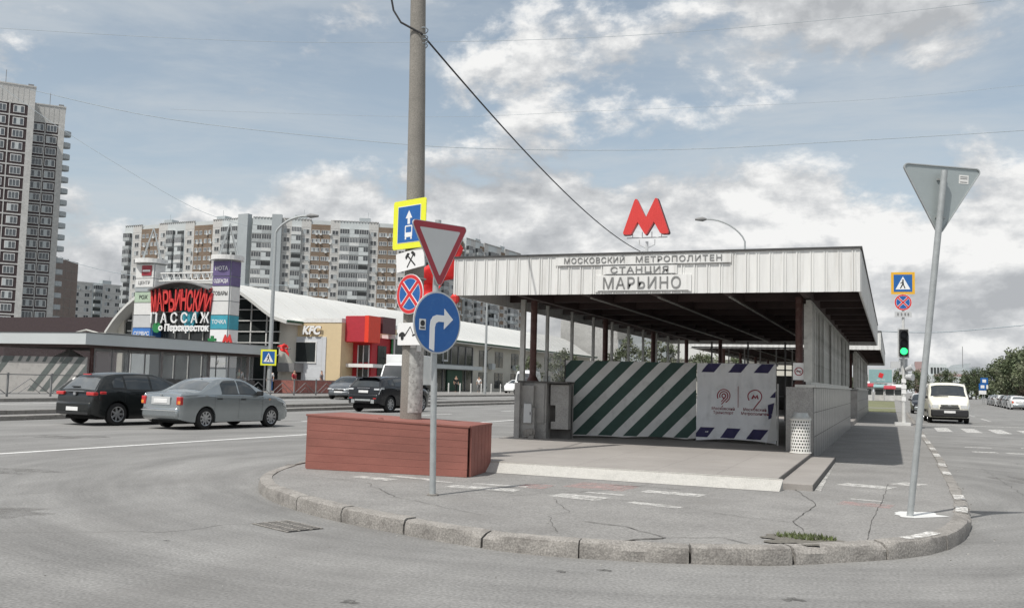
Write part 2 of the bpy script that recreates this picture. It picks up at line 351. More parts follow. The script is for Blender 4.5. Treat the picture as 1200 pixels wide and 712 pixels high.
# island outline at road level (outer kerb face), clockwise from the left tip
OUT=[(-8.95,24),(-8.95,16),(-8.92,14.3),(-8.75,12.9),(-8.35,11.75),(-7.84,10.85),(-7.22,10.13),(-6.26,9.38),(-5.31,8.83),(-4.35,8.45),(-3.66,8.22),(-2.97,8.10),(-2.07,8.20),(-1.12,8.52),(-.73,8.78),(-.33,9.15),(.05,9.55),(.38,10.07),(.63,10.87),(.79,11.88),(.87,13.0),(.91,14.5),(.95,18),(1.0,24),(1.0,32),(1.02,44),(1.02,70)]
def resample(P, step):
    P=[Vector(p) for p in P]; out=[P[0]]; 
    # Catmull-Rom
    Q=[]
    for i in range(len(P)-1):
        p0=P[max(i-1,0)];p1=P[i];p2=P[i+1];p3=P[min(i+2,len(P)-1)]
        for k in range(12):
            t=k/12; Q.append(.5*((2*p1)+(p2-p0)*t+(2*p0-5*p1+4*p2-p3)*t*t+(3*p1-p0-3*p2+p3)*t**3))
    Q.append(P[-1]); acc=0
    for a,c in zip(Q,Q[1:]):
        dl=(c-a).length
        while acc+dl>=step:
            a=a+(c-a)*((step-acc)/dl); out.append(a.copy()); dl=(c-a).length; acc=0
        acc+=dl
    return out
def offs(P,d):
    o=[]
    for i,p in enumerate(P):
        t=(P[min(i+1,len(P)-1)]-P[max(i-1,0)]).normalized(); n=Vector((-t.y,t.x)); o.append(p+n*d)
    return o
path=resample(OUT,.085); inner=offs(path,.17)
# walking surface up to the back of the kerb
pin=offs(path,.15)
poly=[(p.x,p.y) for p in pin[::3]]+[(1.02-.15,70),(-8.8,70)]
WZ=.15
b=MB(); b.prism(poly,-.05,WZ-.012); struct(b.build('pavement','walk'))
# kerb stones: cut into lengths with open joints, worn top edge
b=MB(); i=0; rnd=random.Random(3)
while i<len(path)-4:
    y=path[i].y; n=rnd.choice([11,12,12,13]) if y<18 else 12
    j=min(i+n,len(path)-1); dz=rnd.uniform(-.008,.008); dn=rnd.uniform(-.012,.012); gap=rnd.choice([0,.02,.03,.045])
    seg=path[i:j+1]; 
    no=[ (path[min(k+1,len(path)-1)]-path[max(k-1,0)]).normalized() for k in range(i,j+1)]
    prof=[(dn-.0,-.05),(dn+.0,.09),(dn+.012,.135),(dn+.04,WZ),(dn+.165,WZ+.002),(dn+.165,-.05)]
    vs=[];fs=[];m=len(prof)
    for k,(p,t) in enumerate(zip(seg,no)):
        n2=Vector((-t.y,t.x)); pp=p.copy()
        if k==0: pp=pp+t*gap*.5
        if k==len(seg)-1: pp=pp-t*gap*.5
        for (a,z) in prof:
            w=noise.noise(Vector((pp.x*3.1,pp.y*3.1,z*9)))*.016+noise.noise(Vector((pp.x*11,pp.y*11,z*20)))*.008
            chip=0
            if z>.12 and a<.06: chip=max(0,noise.noise(Vector((pp.x*2.2+5,pp.y*2.2,0)))-.12)*.09
            q=pp+n2*(a+w*.6+chip); vs.append((q.x,q.y,z+dz*(z>0)+w*.3*(z>0)-chip*.6))
    for k in range(len(seg)-1):
        for q in range(m): fs.append((k*m+q,k*m+(q+1)%m,(k+1)*m+(q+1)%m,(k+1)*m+q))
    fs.append(tuple(range(m))); fs.append(tuple(range(len(seg)*m-1,(len(seg)-1)*m-1,-1)))
    b.add(vs,fs); i=j
struct(b.build('kerb','kerb',smooth=True))
# kerb paint: white dashes on top of the right hand kerb
b=MB()
for a0,a1 in ((9.72,10.4),(12.15,12.85),(13.6,14.3),(17.6,18.4),(19.6,20.5),(22.5,23.6),(25,26.2),(28,29.5),(32,34),(37,39)):
    seg=[(p,q) for p,q in zip(offs(path,.03),offs(path,.16)) if p.x>-.2 and a0<=p.y<=a1]
    if len(seg)<2: continue
    vs=[];fs=[]
    for p,q in seg: vs+=[(p.x,p.y,WZ+.011),(q.x,q.y,WZ+.013)]
    for k in range(len(seg)-1): fs.append((2*k,2*k+1,2*k+3,2*k+2))
    b.add(vs,fs)
struct(b.build('kerb_paint','paint'))
def blob(cx_,cy_,rx,ry,z,n=36,am=.25,seed=0,rot=0):
    p=[]
    for k in range(n):
        a=2*math.pi*k/n; r=1+am*noise.noise(Vector((math.cos(a)*2.2+seed,math.sin(a)*2.2,seed)))*2
        x=rx*r*math.cos(a); y=ry*r*math.sin(a); p.append((cx_+x*math.cos(rot)-y*math.sin(rot),cy_+x*math.sin(rot)+y*math.cos(rot),z))
    return p
Z1=WZ-.012+.004
# splash of white paint round the leaning post
b=MB(); p=blob(.28,11.80,.27,.36,Z1,60,.22,4.2,.3); b.add(p,[tuple(range(40))]); struct(b.build('paint_splash','s_white_dirty'))
def qstrip(b,x0,y0,x1,y1,w,z): 
    d=Vector((x1-x0,y1-y0)).normalized(); n=Vector((-d.y,d.x))*w/2
    b.add([(x0+n.x,y0+n.y,z),(x0-n.x,y0-n.y,z),(x1-n.x,y1-n.y,z),(x1+n.x,y1+n.y,z)],[(0,1,2,3)])
# worn white and pink paint left on the pavement
b=MB()
for (x0,y0,x1,y1,w_) in ((-5.35,11.5,-4.4,11.5,.28),(-5.2,11.95,-4.45,11.98,.14),(-3.85,11.35,-3.2,11.25,.4),(-3.6,11.85,-3.1,11.8,.12),(-3.0,12.42,-2.22,12.32,.3),(-2.85,11.15,-2.22,10.97,.2),(-.69,15.1,0,14.86,.42),(.06,15.75,.4,15.6,.5),(-6.95,11.85,-6.3,11.72,.25),(-6.6,12.2,-5.9,12.1,.16),(-5.9,11.95,-5.5,11.9,.1),(-.5,13.1,-.1,13.0,.12)):
    qstrip(b,x0,y0,x1,y1,w_,Z1)
struct(b.build('faded_paint','paint_thin'))
b=MB()
for (x0,y0,x1,y1,w_) in ((-4.05,12.7,-3.2,12.6,.75),(-4.6,12.15,-4.2,12.15,.5),(-.6,12.6,.0,12.5,.4)): qstrip(b,x0,y0,x1,y1,w_,Z1-.001)
struct(b.build('faded_pink_paint','paint_pink'))
def crack(b,pts,w_,z,seed,jit=.03):
    P=[]; r=random.Random(seed)
    for a,c in zip(pts,pts[1:]):
        n=max(2,int((Vector(c)-Vector(a)).length/.07))
        for k in range(n): P.append(Vector(a).lerp(Vector(c),k/n)+Vector((noise.noise(Vector((len(P)*.23,seed,0)))*jit*2+r.uniform(-1,1)*jit*.2,noise.noise(Vector((len(P)*.23,seed,9)))*jit*2)))
    P.append(Vector(pts[-1])); vs=[];fs=[]
    for i,p in enumerate(P):
        t=(P[min(i+1,len(P)-1)]-P[max(i-1,0)]).normalized(); n=Vector((-t.y,t.x)); ww=w_*(.35+1.1*abs(noise.noise(Vector((i*.3,seed*3,1)))))*(.3 if i in (0,len(P)-1) else 1)
        vs+=[(p.x+n.x*ww,p.y+n.y*ww,z),(p.x-n.x*ww,p.y-n.y*ww,z)]
    for i in range(len(P)-1): fs.append((2*i,2*i+1,2*i+3,2*i+2))
    b.add(vs,fs)
b=MB(); zc_=Z1+.003
crack(b,[(-5.6,10.9),(-4.92,11.3),(-3.83,11.15),(-2.72,11.3),(-1.48,10.55),(-.95,10.42)],.006,zc_,1)
crack(b,[(-1.25,13.9),(-.84,12.2),(-.96,10.5),(-.8,9.85)],.007,zc_,2,.015)
crack(b,[(-.06,15.5),(-.12,13),(-.2,11.2),(-.22,9.5)],.005,zc_,3,.012)
crack(b,[(-3.75,11.0),(-3.2,9.9),(-3.3,9.5),(-2.85,8.5)],.004,zc_,4)
crack(b,[(-2.9,9.35),(-2.4,9.2),(-1.9,8.75),(-1.45,9.02),(-1.15,8.75)],.010,zc_,5)
crack(b,[(-5.05,10.44),(-4.3,10.9),(-3.4,12.3),(-3.1,13.4)],.007,zc_,6)
crack(b,[(-7.6,11.6),(-6.4,11.2),(-5.4,10.1),(-3.9,9.2)],.006,zc_,7)
crack(b,[(-3.6,12.9),(-3.0,12.95),(-2.6,12.85)],.012,zc_,8)
crack(b,[(-2.2,8.35),(-1.9,8.75)],.018,zc_,9)
struct(b.build('pavement_cracks','crack'))
b=MB()
crack(b,[(-14,3),(-9.5,5.5),(-6.4,7.5),(-6.1,8.4)],.005,.004,21,.05); crack(b,[(-13,7),(-10,8.6),(-8.6,10.6)],.004,.004,22,.05)
crack(b,[(1.2,9),(1.9,14),(1.7,22)],.004,.004,23,.03)
struct(b.build('road_cracks','crack'))
# broken patch with soil and weeds by the kerb
b=MB(); p=blob(-.78,9.22,.32,.30,Z1+.006,36,.35,8,.1); b.add(p,[tuple(range(36))]); struct(b.build('bare_soil','soil'))
b=MB(); rg=random.Random(4)
for k in range(420):
    a=rg.uniform(0,6.28); q=math.sqrt(rg.random()); x=-.74+.27*q*math.cos(a); y=9.38+.15*q*math.sin(a); h=rg.uniform(.015,.055); t=rg.uniform(0,6.28); l=rg.uniform(.006,.012)
    dx,dy=math.cos(t),math.sin(t); lx,ly=rg.uniform(-.03,.03),rg.uniform(-.03,.03)
    b.mi(rg.choice((0,0,1))).add([(x-dx*l,y-dy*l,Z1),(x+dx*l,y+dy*l,Z1),(x+lx,y+ly,Z1+h)],[(0,1,2)])
o=b.build('weed_patch',['grass','leaf_b'],smooth='keep'); stuff(o); tag(o,'small green weeds in the broken pavement by the kerb','weeds')
# litter and grit along the kerb
b=MB()
for k in range(150):
    p=rg.choice(path[:-120]); side=rg.choice((-1,-1,-1,1)); d=rg.uniform(.02,.5)**1.4*-1 if side<0 else rg.uniform(.2,1.2)
    x=p.x+rg.gauss(0,.1)+(0); y=p.y+d if side<0 else p.y+d+.1; s=rg.uniform(.003,.008)
    z=0 if side<0 else Z1
    if side>0 and (x<-5 or x>.5): continue
    if side<0 and (x>-.2 ): y=p.y; x=p.x+rg.uniform(.02,.4)
    if side<0 and p.x<-5.5: x=p.x-rg.uniform(0,.2)
    b.mi(rg.choice((0,0,1))); b.box(x-s,x+s,y-s*.8,y+s*.8,z,z+s)
for k in range(26):
    x=rg.uniform(-12,1); y=rg.uniform(4.5,8); s=rg.uniform(.002,.0045); b.mi(rg.choice((0,1,1))).box(x-s,x+s,y-s,y+s,0,s)
stuff(tag(b.build('grit_and_litter',['riser_white','soil']),'loose grit and scraps scattered along the kerb','litter'))
# storm drain
t=thing('storm_drain','rusty slotted storm drain grate in the road by the kerb','drain',(-5.66,8.35,0),-.42)
b=MB(); 
b.mi(0); o_=rect(-.34,.34,-.2,.2); b.prism([(a,c) for a,c in o_],.001,.004); b.build('pit','dark_inside',t)
b=MB()
for k in range(11): b.box(-.32+k*.06,-.295+k*.06,-.19,.19,.004,.011)
for y in (-.2,-.07,.07,.19): b.box(-.34,.34,y-.008,y+.008,.0045,.0115)
b.build('grate','kerb',t)
# raised granite floor in front of and under the pavilion
SZ=.29
b=MB(); b.prism([(-7.95,13.9),(-1.45,13.75),(-1.45,19.86),(-1.45,42),(-7.95,42)],WZ-.03,SZ); struct(b.build('paving_slab','granite'))
b=MB(); b.prism([(-5.75,13.82),(-1.38,13.67),(-1.46,13.74),(-5.9,13.89)],WZ-.03,SZ-.004)
b.add([(-5.78,13.55,WZ-.008),(-1.40,13.40,WZ-.008),(-1.38,13.67,SZ-.02),(-5.75,13.82,SZ-.02)],[(0,1,2,3)])
b.add([(-1.40,13.40,WZ-.02),(-1.38,13.67,WZ-.02),(-1.38,13.67,SZ-.02),(-1.40,13.40,WZ-.008)],[(0,1,2,3)]); struct(b.build('slab_edge','riser_white'))
t=thing('side_step','low granite step running along the right edge of the raised floor','step',(0,0,0))
b=MB(); b.prism([(-1.445,13.80),(-1.0,13.78),(-1.02,19.84),(-1.445,19.86)],WZ-.03,WZ+.075); b.build('tread','granite',t,bevel=.008)
b=MB(); b.prism([(-1.452,13.76),(-1.440,13.76),(-1.440,19.8),(-1.452,19.8)],WZ+.075,SZ-.012)
b.prism([(-1.0,13.79),(-.994,13.79),(-1.014,19.82),(-1.02,19.82)],WZ-.02,WZ+.07); b.build('riser','stone_dark',t)
b=MB(); b.prism([(-.985,13.9),(-.90,13.9),(-1.0,19.5),(-1.005,19.5)],WZ-.012,WZ-.006); struct(b.build('mortar_strip','paint_thin'))
# slab joints
b=MB()
for x in (-6.8,-5.6,-4.4,-3.2,-2.3): crack(b,[(x,13.85),(x,20)],.0025,SZ+.002,int(x*7),.002)
for y in (15.2,16.6,18.0,19.2): crack(b,[(-7.9,y),(-1.5,y)],.0025,SZ+.002,int(y*7),.002)
crack(b,[(-3.2,16.0),(-2.8,16.5),(-2.5,17.0)],.004,SZ+.0025,77,.02)
struct(b.build('slab_joints','stone_dark'))
# road markings
b=MB()
qstrip(b,-15.3,6,-14.75,13,.14,.004); qstrip(b,-14.75,13,-14.25,21.7,.14,.004); qstrip(b,-14.25,21.7,-14.05,34,.14,.004); qstrip(b,-14.05,34,-14,70,.14,.004)
for k in range(12): qstrip(b,-18.6,28+k*9,-18.6,31+k*9,.12,.004)
struct(b.build('lane_line','paint_line'))
b=MB()
for x in (1.95,3.0,4.05,5.15,6.3,7.5,8.6): b.add([(x-.28,41.6,.004),(x+.28,41.9,.004),(x+.3,46.4,.004),(x-.26,46.1,.004)],[(0,1,2,3)])
qstrip(b,1.3,49.8,11.5,52.2,.4,.004)
for k in range(6): qstrip(b,5.1,60+k*11,5.1,66+k*11,.13,.004)
for x in (1.95,2.75,3.6,4.4): qstrip(b,x,28.0,x+.6,28.1,.35,.004)
qstrip(b,1.9,30.3,2.6,30.4,.25,.004); qstrip(b,3.4,31,4.4,31,.25,.004)
struct(b.build('crossing_marks','paint'))
b=MB()
for (x,y,rx,ry,sd_) in ((-9.5,7.2,1.3,.7,3),(-13.2,10.2,1.8,.6,5),(2.6,18.5,.5,1.6,7),(3.1,12.0,.8,.5,9),(-17.5,17,.9,.5,13)): p=blob(x,y,rx,ry,.0022,48,.3,sd_,.4); b.add(p,[tuple(range(48))])
struct(b.build('worn_road_patch','road_patch'))
b=MB()
for k in range(46):
    x=rg.choice((rg.uniform(-19,-16),rg.uniform(-13,0),rg.uniform(1.3,5))); y=rg.uniform(5,30) if x<-14 or x>1.2 else rg.uniform(4.6,7.8); s=rg.uniform(.015,.05); p=blob(x,y,s*1.5,s,.003,14,.4,k,rg.uniform(0,3)); b.add(p,[tuple(range(14))])
stuff(tag(b.build('oil_drips','road_drip'),'small dark oil drips scattered over the road','stains'))
# ------------------------------------------------------------------ the metro pavilions
RT,RB=3.99,3.23
def roof(parent,x0,x1,y0,y1,zt=RT,zb=RB,step=.235,front=True,rb=SZ):
    th=.03
    b=MB(); b.box(x0+th,x1-th,y0+th,y1-th,zt-.12,zt-.03); b.build('roof_deck','panel_gray',parent)
    # corrugated fascia: flat pans with narrow upstanding ribs
    rf=random.Random(1)
    b=MB()
    b.box(x0,x1,y0,y0+th,zb,zt); b.box(x0,x1,y1-th,y1,zb,zt); b.box(x0,x0+th,y0+th,y1-th,zb,zt); b.box(x1-th,x1,y0+th,y1-th,zb,zt)
    x=x0+.02
    while x<x1-.05:
        b.box(x,x+.022,y0-.022,y0,zb+.004,zt-.04); b.box(x+.05,x+.066,y0-.016,y0,zb+.004,zt-.04); x+=step*(.8 if rf.random()<.15 else 1)
    y=y0+.06
    while y<y1-.05:
        b.box(x1,x1+.02,y,y+.022,zb+.004,zt-.04); b.box(x0-.02,x0,y,y+.022,zb+.004,zt-.04); y+=step
    b.build('fascia','fascia',parent)
    b=MB(); b.box(x0-.035,x1+.035,y0-.035,y0+.02,zt,zt+.035); b.box(x0-.035,x1+.035,y1-.02,y1+.035,zt,zt+.035)
    b.box(x0-.035,x0+.02,y0+.02,y1-.02,zt,zt+.035); b.box(x1-.02,x1+.035,y0+.02,y1-.02,zt,zt+.035); b.build('roof_edge','fascia_edge',parent)
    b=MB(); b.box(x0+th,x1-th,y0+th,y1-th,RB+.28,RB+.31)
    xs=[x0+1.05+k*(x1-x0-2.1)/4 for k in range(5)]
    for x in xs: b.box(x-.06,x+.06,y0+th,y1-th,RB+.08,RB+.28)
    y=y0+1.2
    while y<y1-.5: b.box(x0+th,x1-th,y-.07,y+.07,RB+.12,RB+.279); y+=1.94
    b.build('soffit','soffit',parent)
    b=MB()
    for x in xs[1:4]: b.box(x-.022,x+.022,y0+1.5,y1-1,RB+.055,RB+.078)
    b.build('light_trunking','alum',parent)
P1=thing('metro_pavilion','nearest metro entrance canopy with white ribbed fascia and station lettering','pavilion',(0,0,0))
roof(P1,-8.32,-.5,17.8,39.0)
# right side: stone parapet with tiles, vertical louvres
def side_wall(par,x,y0,y1,z0,louv=True,zs=1.6):
    b=MB(); b.box(x-.32,x-.02,y0+.02,y1-.02,z0,zs-.05); b.build('parapet','stone_gray',par)
    b=MB(); b.box(x-.02,x,y0+.02,y1,z0,zs-.06); 
    b.build('tile_cladding','tile',par)
    b=MB()
    y=y0+.7
    while y<y1: b.box(x,x+.002,y,y+.012,z0,zs-.06); y+=.72
    for z in (z0+.45,z0+.92): b.box(x,x+.0025,y0+.02,y1,z,z+.012)
    b.build('tile_joint','stone_dark',par)
    b=MB(); b.box(x-.36,x+.04,y0-.02,y1+.02,zs-.05,zs); b.build('coping','alum',par)
    if louv:
        b=MB(); b.box(x-.16,x-.06,y0+.1,y1,zs,zs+.06); b.box(x-.16,x-.06,y0+.1,y1,3.2,3.28); b.box(x-.2,x-.04,y0+.1,y0+.18,zs+.06,3.2); b.box(x-.2,x-.04,y0+.42,y0+.5,zs+.06,3.2); b.box(x-.2,x-.04,y1-.1,y1,zs+.06,3.2)
        b.build('louvre_frame','alum',par)
        y=y0+.55; r=random.Random(9); k=0
        while y<y1-.2:
            b=MB(); b.box(-.008,.008,-.10,.10,zs+.06,3.2); o=b.build('louvre','alum',par); o.location=(x-.12,y,0); o.rotation_euler=(0,0,R_(r.choice((18,22,25,25,60)))); y+=.235; k+=1
side_wall(P1,-1.42,19.85,38.0,WZ-.02)
b=MB(); b.box(-1.42-.36-.17,-1.42-.02,19.83,20.3,SZ-.01,1.55); b.build('end_pier','stone_gray',P1)
# left side parapet with broken cladding
b=MB(); b.box(-7.72,-7.42,20.15,38,SZ-.01,1.5); b.box(-7.42,-7.08,20.15,20.5,SZ-.01,1.5); b.box(-7.40,-7.12,20.12,20.15,.62,1.47); b.build('end_pier','stone_gray',P1)
b=MB(); b.box(-7.74,-7.62,19.9,20.149,SZ-.01,1.5); b.box(-7.62,-7.30,20.0,20.14,SZ-.01,.95); b.box(-7.62,-7.34,20.02,20.149,.95,1.44); b.build('stone_cladding','stone_gray',P1)
b=MB(); b.box(-7.02,-6.60,20.25,20.5,1.02,1.47); b.box(-6.90,-6.60,20.25,20.5,.66,1.02); b.box(-7.0,-6.60,20.25,20.5,.50,.66); b.box(-7.08,-6.60,20.52,20.6,SZ,1.5); b.build('stone_panel','stone_gray',P1)
b=MB(); b.box(-7.08,-6.6,20.44,20.52,SZ-.01,1.46); b.build('backing','stone_dark',P1)
b=MB(); b.box(-7.76,-6.58,20.13,20.62,1.5,1.54); b.box(-7.76,-7.40,20.62,38,1.5,1.54); b.build('coping','stone_dark',P1)
def column(par,x,y,z0,z1=RB+.12,r=.075):
    b=MB(); b.cyl(x,y,z0,z1,r,14); b.cyl(x,y,z0,z0+.12,r*1.9,14,r*1.02); b.build('column','maroon',par,smooth=True)
for y in (20.43,26.3,32.2,37.9): column(P1,-7.52,y,1.54); 
for y in (20.1,26.3,32.2,37.9): column(P1,-1.72,y,1.55)
column(P1,-6.2,37.9,SZ); column(P1,-3,37.9,SZ)
for y in (19.95,21.6,23.5,25.4,27.3,29.2,31.1,33.0,34.9,36.8):
    b=MB(); s=.05 if y<20 else .035; b.box(-7.64,-7.64+2*s,y-s,y+s,1.54,RB+.1); b.build('mullion','alum',P1)
b=MB(); b.box(-7.6,-7.592,20.6,36.8,1.54,RB+.1); b.build('glazing','pav_glass',P1)
b=MB()
for z in (1.2,2.2,3.05): b.box(-7.4,-1.8,38.3,38.36,z,z+.05)
for x in (-6.6,-5.2,-3.8,-2.4): b.box(x-.03,x+.03,38.3,38.36,SZ,3.3)
b.build('back_frame','rail',P1)
# lettering on the fascia, standing on thin rails
for txt,cx_,cz_,sz,wd in (('МОСКОВСКИЙ',-5.335,3.875,.15,1.21),('МЕТРОПОЛИТЕН',-3.70,3.875,.15,1.62),('СТАНЦИЯ',-4.44,3.68,.16,1.12),('МАРЬИНО',-4.40,3.42,.30,1.50)):
    o=text_obj('lettering',txt,sz,'letter',P1,(cx_,17.7665,cz_),ext=.005,weight=.0012,mat2='letter_side',space=1.12)
    xs=[v.co.x for v in o.data.vertices]; k=wd/(max(xs)-min(xs))
    for v_ in o.data.vertices: v_.co.x*=k
b=MB(); b.box(-6.12,-2.72,17.7735,17.80,3.79,3.95); b.build('letter_panel','fascia',P1)
b=MB(); b.box(-5.15,-3.72,17.7738,17.80,3.60,3.77); b.build('letter_panel','fascia',P1)
b=MB(); b.box(-5.3,-3.45,17.7741,17.80,3.27,3.585); b.build('letter_panel','fascia',P1)
b=MB()
for x0,x1,z in ((-6.05,-2.75,3.79),(-5.1,-3.75,3.61),(-5.25,-3.5,3.29)): b.box(x0,x1,17.762,17.7725,z-.008,z)
for x in (-6.0,-4.9,-3.9,-2.8): b.box(x,x+.01,17.766,17.79,3.775,3.79)
b.build('letter_rail','letter_side',P1)
b=MB(); b.box(-5.45,-4.95,18.6,19.0,RT-.03,RT+.05); b.tube([(-5.5,18.6,RT+.05),(-5.2,18.6,RT+.09),(-4.9,18.6,RT+.05)],.02,6); b.build('roof_vent','fascia_edge',P1)
# the red M
t=thing('metro_sign','red letter M sign on a thin stand above the canopy roof','sign',(-4.62,19.0,0))
Mh,Mw=.74,1.12
def m_outline(w_,h_):
    s=w_/2
    return [(-s,.0),(-s*.99,-.035*1),(-s*.93,-.045),(-s*.72,-.045),(-s*.64,-.03),(-s*.58,.02),(-.36*s,h_*.30),(-.06*s,-.03),(-.02*s,-.05),(.02*s,-.05),(.06*s,-.03),(.36*s,h_*.30),(s*.58,.02),(s*.64,-.03),(s*.72,-.045),(s*.93,-.045),(s*.99,-.035),(s,.0),(s*.52,h_*.95),(s*.47,h_),(s*.42,h_),(s*.37,h_*.95),(0,h_*.42),(-s*.37,h_*.95),(-s*.42,h_),(-s*.47,h_),(-s*.52,h_*.95)]
b=MB(); b.plate([(a,c+4.60) for a,c in m_outline(.93,.68)],-.05,.06); b.build('letter_m','mred',t)
b=MB(); b.plate([(a*1.04,c*1.03+4.59) for a,c in m_outline(.93,.68)],.061,.10); b.build('letter_back','sign_back_dark',t)
b=MB(); b.tube([(0,.1,RT-.02),(0,.1,4.42)],.03,8); b.tube([(-.16,.1,4.46),(-.16,.1,4.36),(0,.1,4.28),(.16,.1,4.36),(.16,.1,4.46)],.015,6); b.tube([(-.42,.1,4.50),(.42,.1,4.50)],.012,6)
for x in (-.3,-.1,.1,.3): b.tube([(x,.1,4.5),(x,.1,4.62)],.01,6)
b.box(-.24,.26,-.02,.22,RT+.035,RT+.06); b.tube([(-.1,.1,4.06),(-.16,.1,4.2),(0,.1,4.26)],.01,5); b.tube([(.12,.1,4.06),(.2,.1,4.16),(.1,.1,4.24)],.012,5); b.build('stand','s_gray',t)
# second pavilion down the street
P2=thing('metro_pavilion','second metro entrance canopy behind the nearest one, lit white fascia','pavilion',(0,0,0))
roof(P2,-8.4,-.42,43,69)
side_wall(P2,-1.42,46,67,WZ-.02)
b=MB(); b.box(-8.0,-1.45,42,69.5,WZ-.03,SZ); b.build('floor_slab','granite',P2)
b=MB(); b.box(-2.3,-1.42,45.7,45.99,WZ-.02,1.5); b.box(-7.8,-7.2,45.7,67,SZ,1.5); b.build('end_pier','stone_gray',P2)
for y in (45.6,51,57,63): column(P2,-1.9,y,SZ if y<46 else 1.55); column(P2,-7.3,y,1.5)
b=MB(); b.box(-7.0,-2.4,60,60.1,SZ,2.3); b.build('inner_wall','stone_dark',P2)
b=MB()
for k in range(8): b.box(-7.15+k*.72,-7.10+k*.72,46,46.05,1.2,RB+.1)
b.box(-7.2,-2,46,46.05,2.6,2.66); b.build('transom','rail',P2)
# hoardings across the entrance
def cloth(x0,z0,x1,z1,nx,nz,amp,seed,sag=.0):
    vs=[];fs=[]
    for j in range(nz+1):
        for i in range(nx+1):
            u_=i/nx; v_=j/nz
            x=x0+(x1-x0)*u_; z=z0+(z1-z0)*v_+sag*math.sin(u_*math.pi*3)*(1-v_)
            y=amp*noise.noise(Vector((u_*5+seed,v_*2.2,seed)))+amp*.4*noise.noise(Vector((u_*17+seed,v_*3,seed*2)))
            vs.append((x,y,z))
    for j in range(nz):
        for i in range(nx): fs.append((j*(nx+1)+i,j*(nx+1)+i+1,(j+1)*(nx+1)+i+1,(j+1)*(nx+1)+i))
    return vs,fs
def clip_poly(poly,x0,x1,z0,z1):
    def cl(P,ins,inter):
        o=[]
        for i in range(len(P)):
            a,c=P[i-1],P[i]
            if ins(c):
                if not ins(a): o.append(inter(a,c))
                o.append(c)
            elif ins(a): o.append(inter(a,c))
        return o
    for ax,val,sg in ((0,x0,1),(0,x1,-1),(1,z0,1),(1,z1,-1)):
        if not poly: break
        poly=cl(poly,lambda p:(p[ax]-val)*sg>=0,lambda a,c:tuple(a[k]+(c[k]-a[k])*((val-a[ax])/(c[ax]-a[ax])) for k in (0,1)))
    return poly
class Banner:
    def __init__(s,W,Hh,amp,seed,nx,nz): s.W=W;s.H=Hh;s.amp=amp;s.seed=seed;s.nx=nx;s.nz=nz
    def y(s,x,z):
        u_=x/s.W; v_=z/s.H
        return s.amp*noise.noise(Vector((u_*5+s.seed,v_*2.2,s.seed)))+s.amp*.35*noise.noise(Vector((u_*17+s.seed,v_*3,s.seed*2)))+s.amp*.22*noise.noise(Vector((u_*9+v_*14,v_*9-u_*4,s.seed)))
    def base(s,b,zb=lambda x:0):
        vs=[];fs=[]
        for j in range(s.nz+1):
            for i in range(s.nx+1):
                x=s.W*i/s.nx; z=zb(x)+(s.H-zb(x))*j/s.nz; vs.append((x,s.y(x,z),z))
        for j in range(s.nz):
            for i in range(s.nx): k=j*(s.nx+1)+i; fs.append((k,k+1,k+s.nx+2,k+s.nx+1))
        b.add(vs,fs)
    def stripe(s,b,poly,off,zb=0):
        # conform printed shape to the cloth: slice into a grid of small cells
        nx,nz=s.nx,s.nz
        for i in range(nx):
            for j in range(nz):
                q=clip_poly(list(poly),s.W*i/nx,s.W*(i+1)/nx,max(zb,s.H*j/nz),max(zb,s.H*(j+1)/nz))
                if q and len(q)>2: b.add([(p[0],s.y(p[0],p[1])-off,p[1]) for p in q],[tuple(range(len(q)))])
def hoard(name,label,x0,y0,x1,y1,z0,Hh,seed,amp):
    W=math.hypot(x1-x0,y1-y0); t=thing(name,label,'hoarding',(x0,y0,z0),math.atan2(y1-y0,x1-x0)); return t,Banner(W,Hh,amp,seed,44,24)
t,bn=hoard('striped_hoarding','grey hoarding banner with wide diagonal dark green stripes at metro entrance',-6.98,21.15,-4.12,21.95,SZ,1.75,2.2,.03)
b=MB(); bn.base(b,lambda x:.03+.05*abs(math.sin(x*2.3))*(x/2.9)); b.build('banner','ban_gray',t,smooth='keep')
b=MB()
sl=.78
for x in [-1.58+k*.57 for k in range(8)]:
    b=MB(); bn.stripe(b,[(x,0),(x+.31,0),(x+.31+1.70,1.75),(x+1.70,1.75)],.004,.06); b.build('stripe','ban_green',t,smooth='keep')
b=MB(); b.box(-.03,.01,.03,.07,0,1.78); b.box(2.92,2.96,.03,.07,0,1.78); b.box(0,2.95,.04,.07,1.70,1.75); b.box(0,2.95,.04,.07,.3,.34); b.build('frame','yellow_p' if 0 else 'stone_dark',t)
t,bn=hoard('logo_hoarding','pale sagging hoarding banner with navy edge blocks and red ring logos','-4.12' and -4.10,21.90,-2.33,21.62,SZ,1.75,5.1,.10)
b=MB(); bn.base(b,lambda x:-.0+.06*math.sin(x*1.7)+.02); b.build('banner','ban_white',t,smooth='keep')
b=MB()
for q in [[(x,1.55),(x+.30,1.55),(x+.47,1.745),(x+.17,1.745)] for x in (.10,.72,1.30)]+[[(x,.10),(x+.32,.10),(x+.48,.32),(x+.16,.32)] for x in (-.06,.54,1.14)]+[[(1.62,.55),(1.79,.62),(1.79,.92),(1.62,.86)],[(1.66,1.02),(1.79,1.02),(1.79,1.16)]]:
    b=MB(); bn.stripe(b,q,.006); b.build('edge_block','ban_navy',t,smooth='keep')
def ringband(b,bn,cx_,cz_,ro,ri,a0,a1,off=.007,n=28):
    vs=[];fs=[]
    for k in range(n+1):
        a=R_(a0+(a1-a0)*k/n)
        for r in (ro,ri): x=cx_+r*math.cos(a); z=cz_+r*math.sin(a); vs.append((x,bn.y(x,z)-off,z))
    for k in range(n): fs.append((2*k,2*k+1,2*k+3,2*k+2))
    b.add(vs,fs)
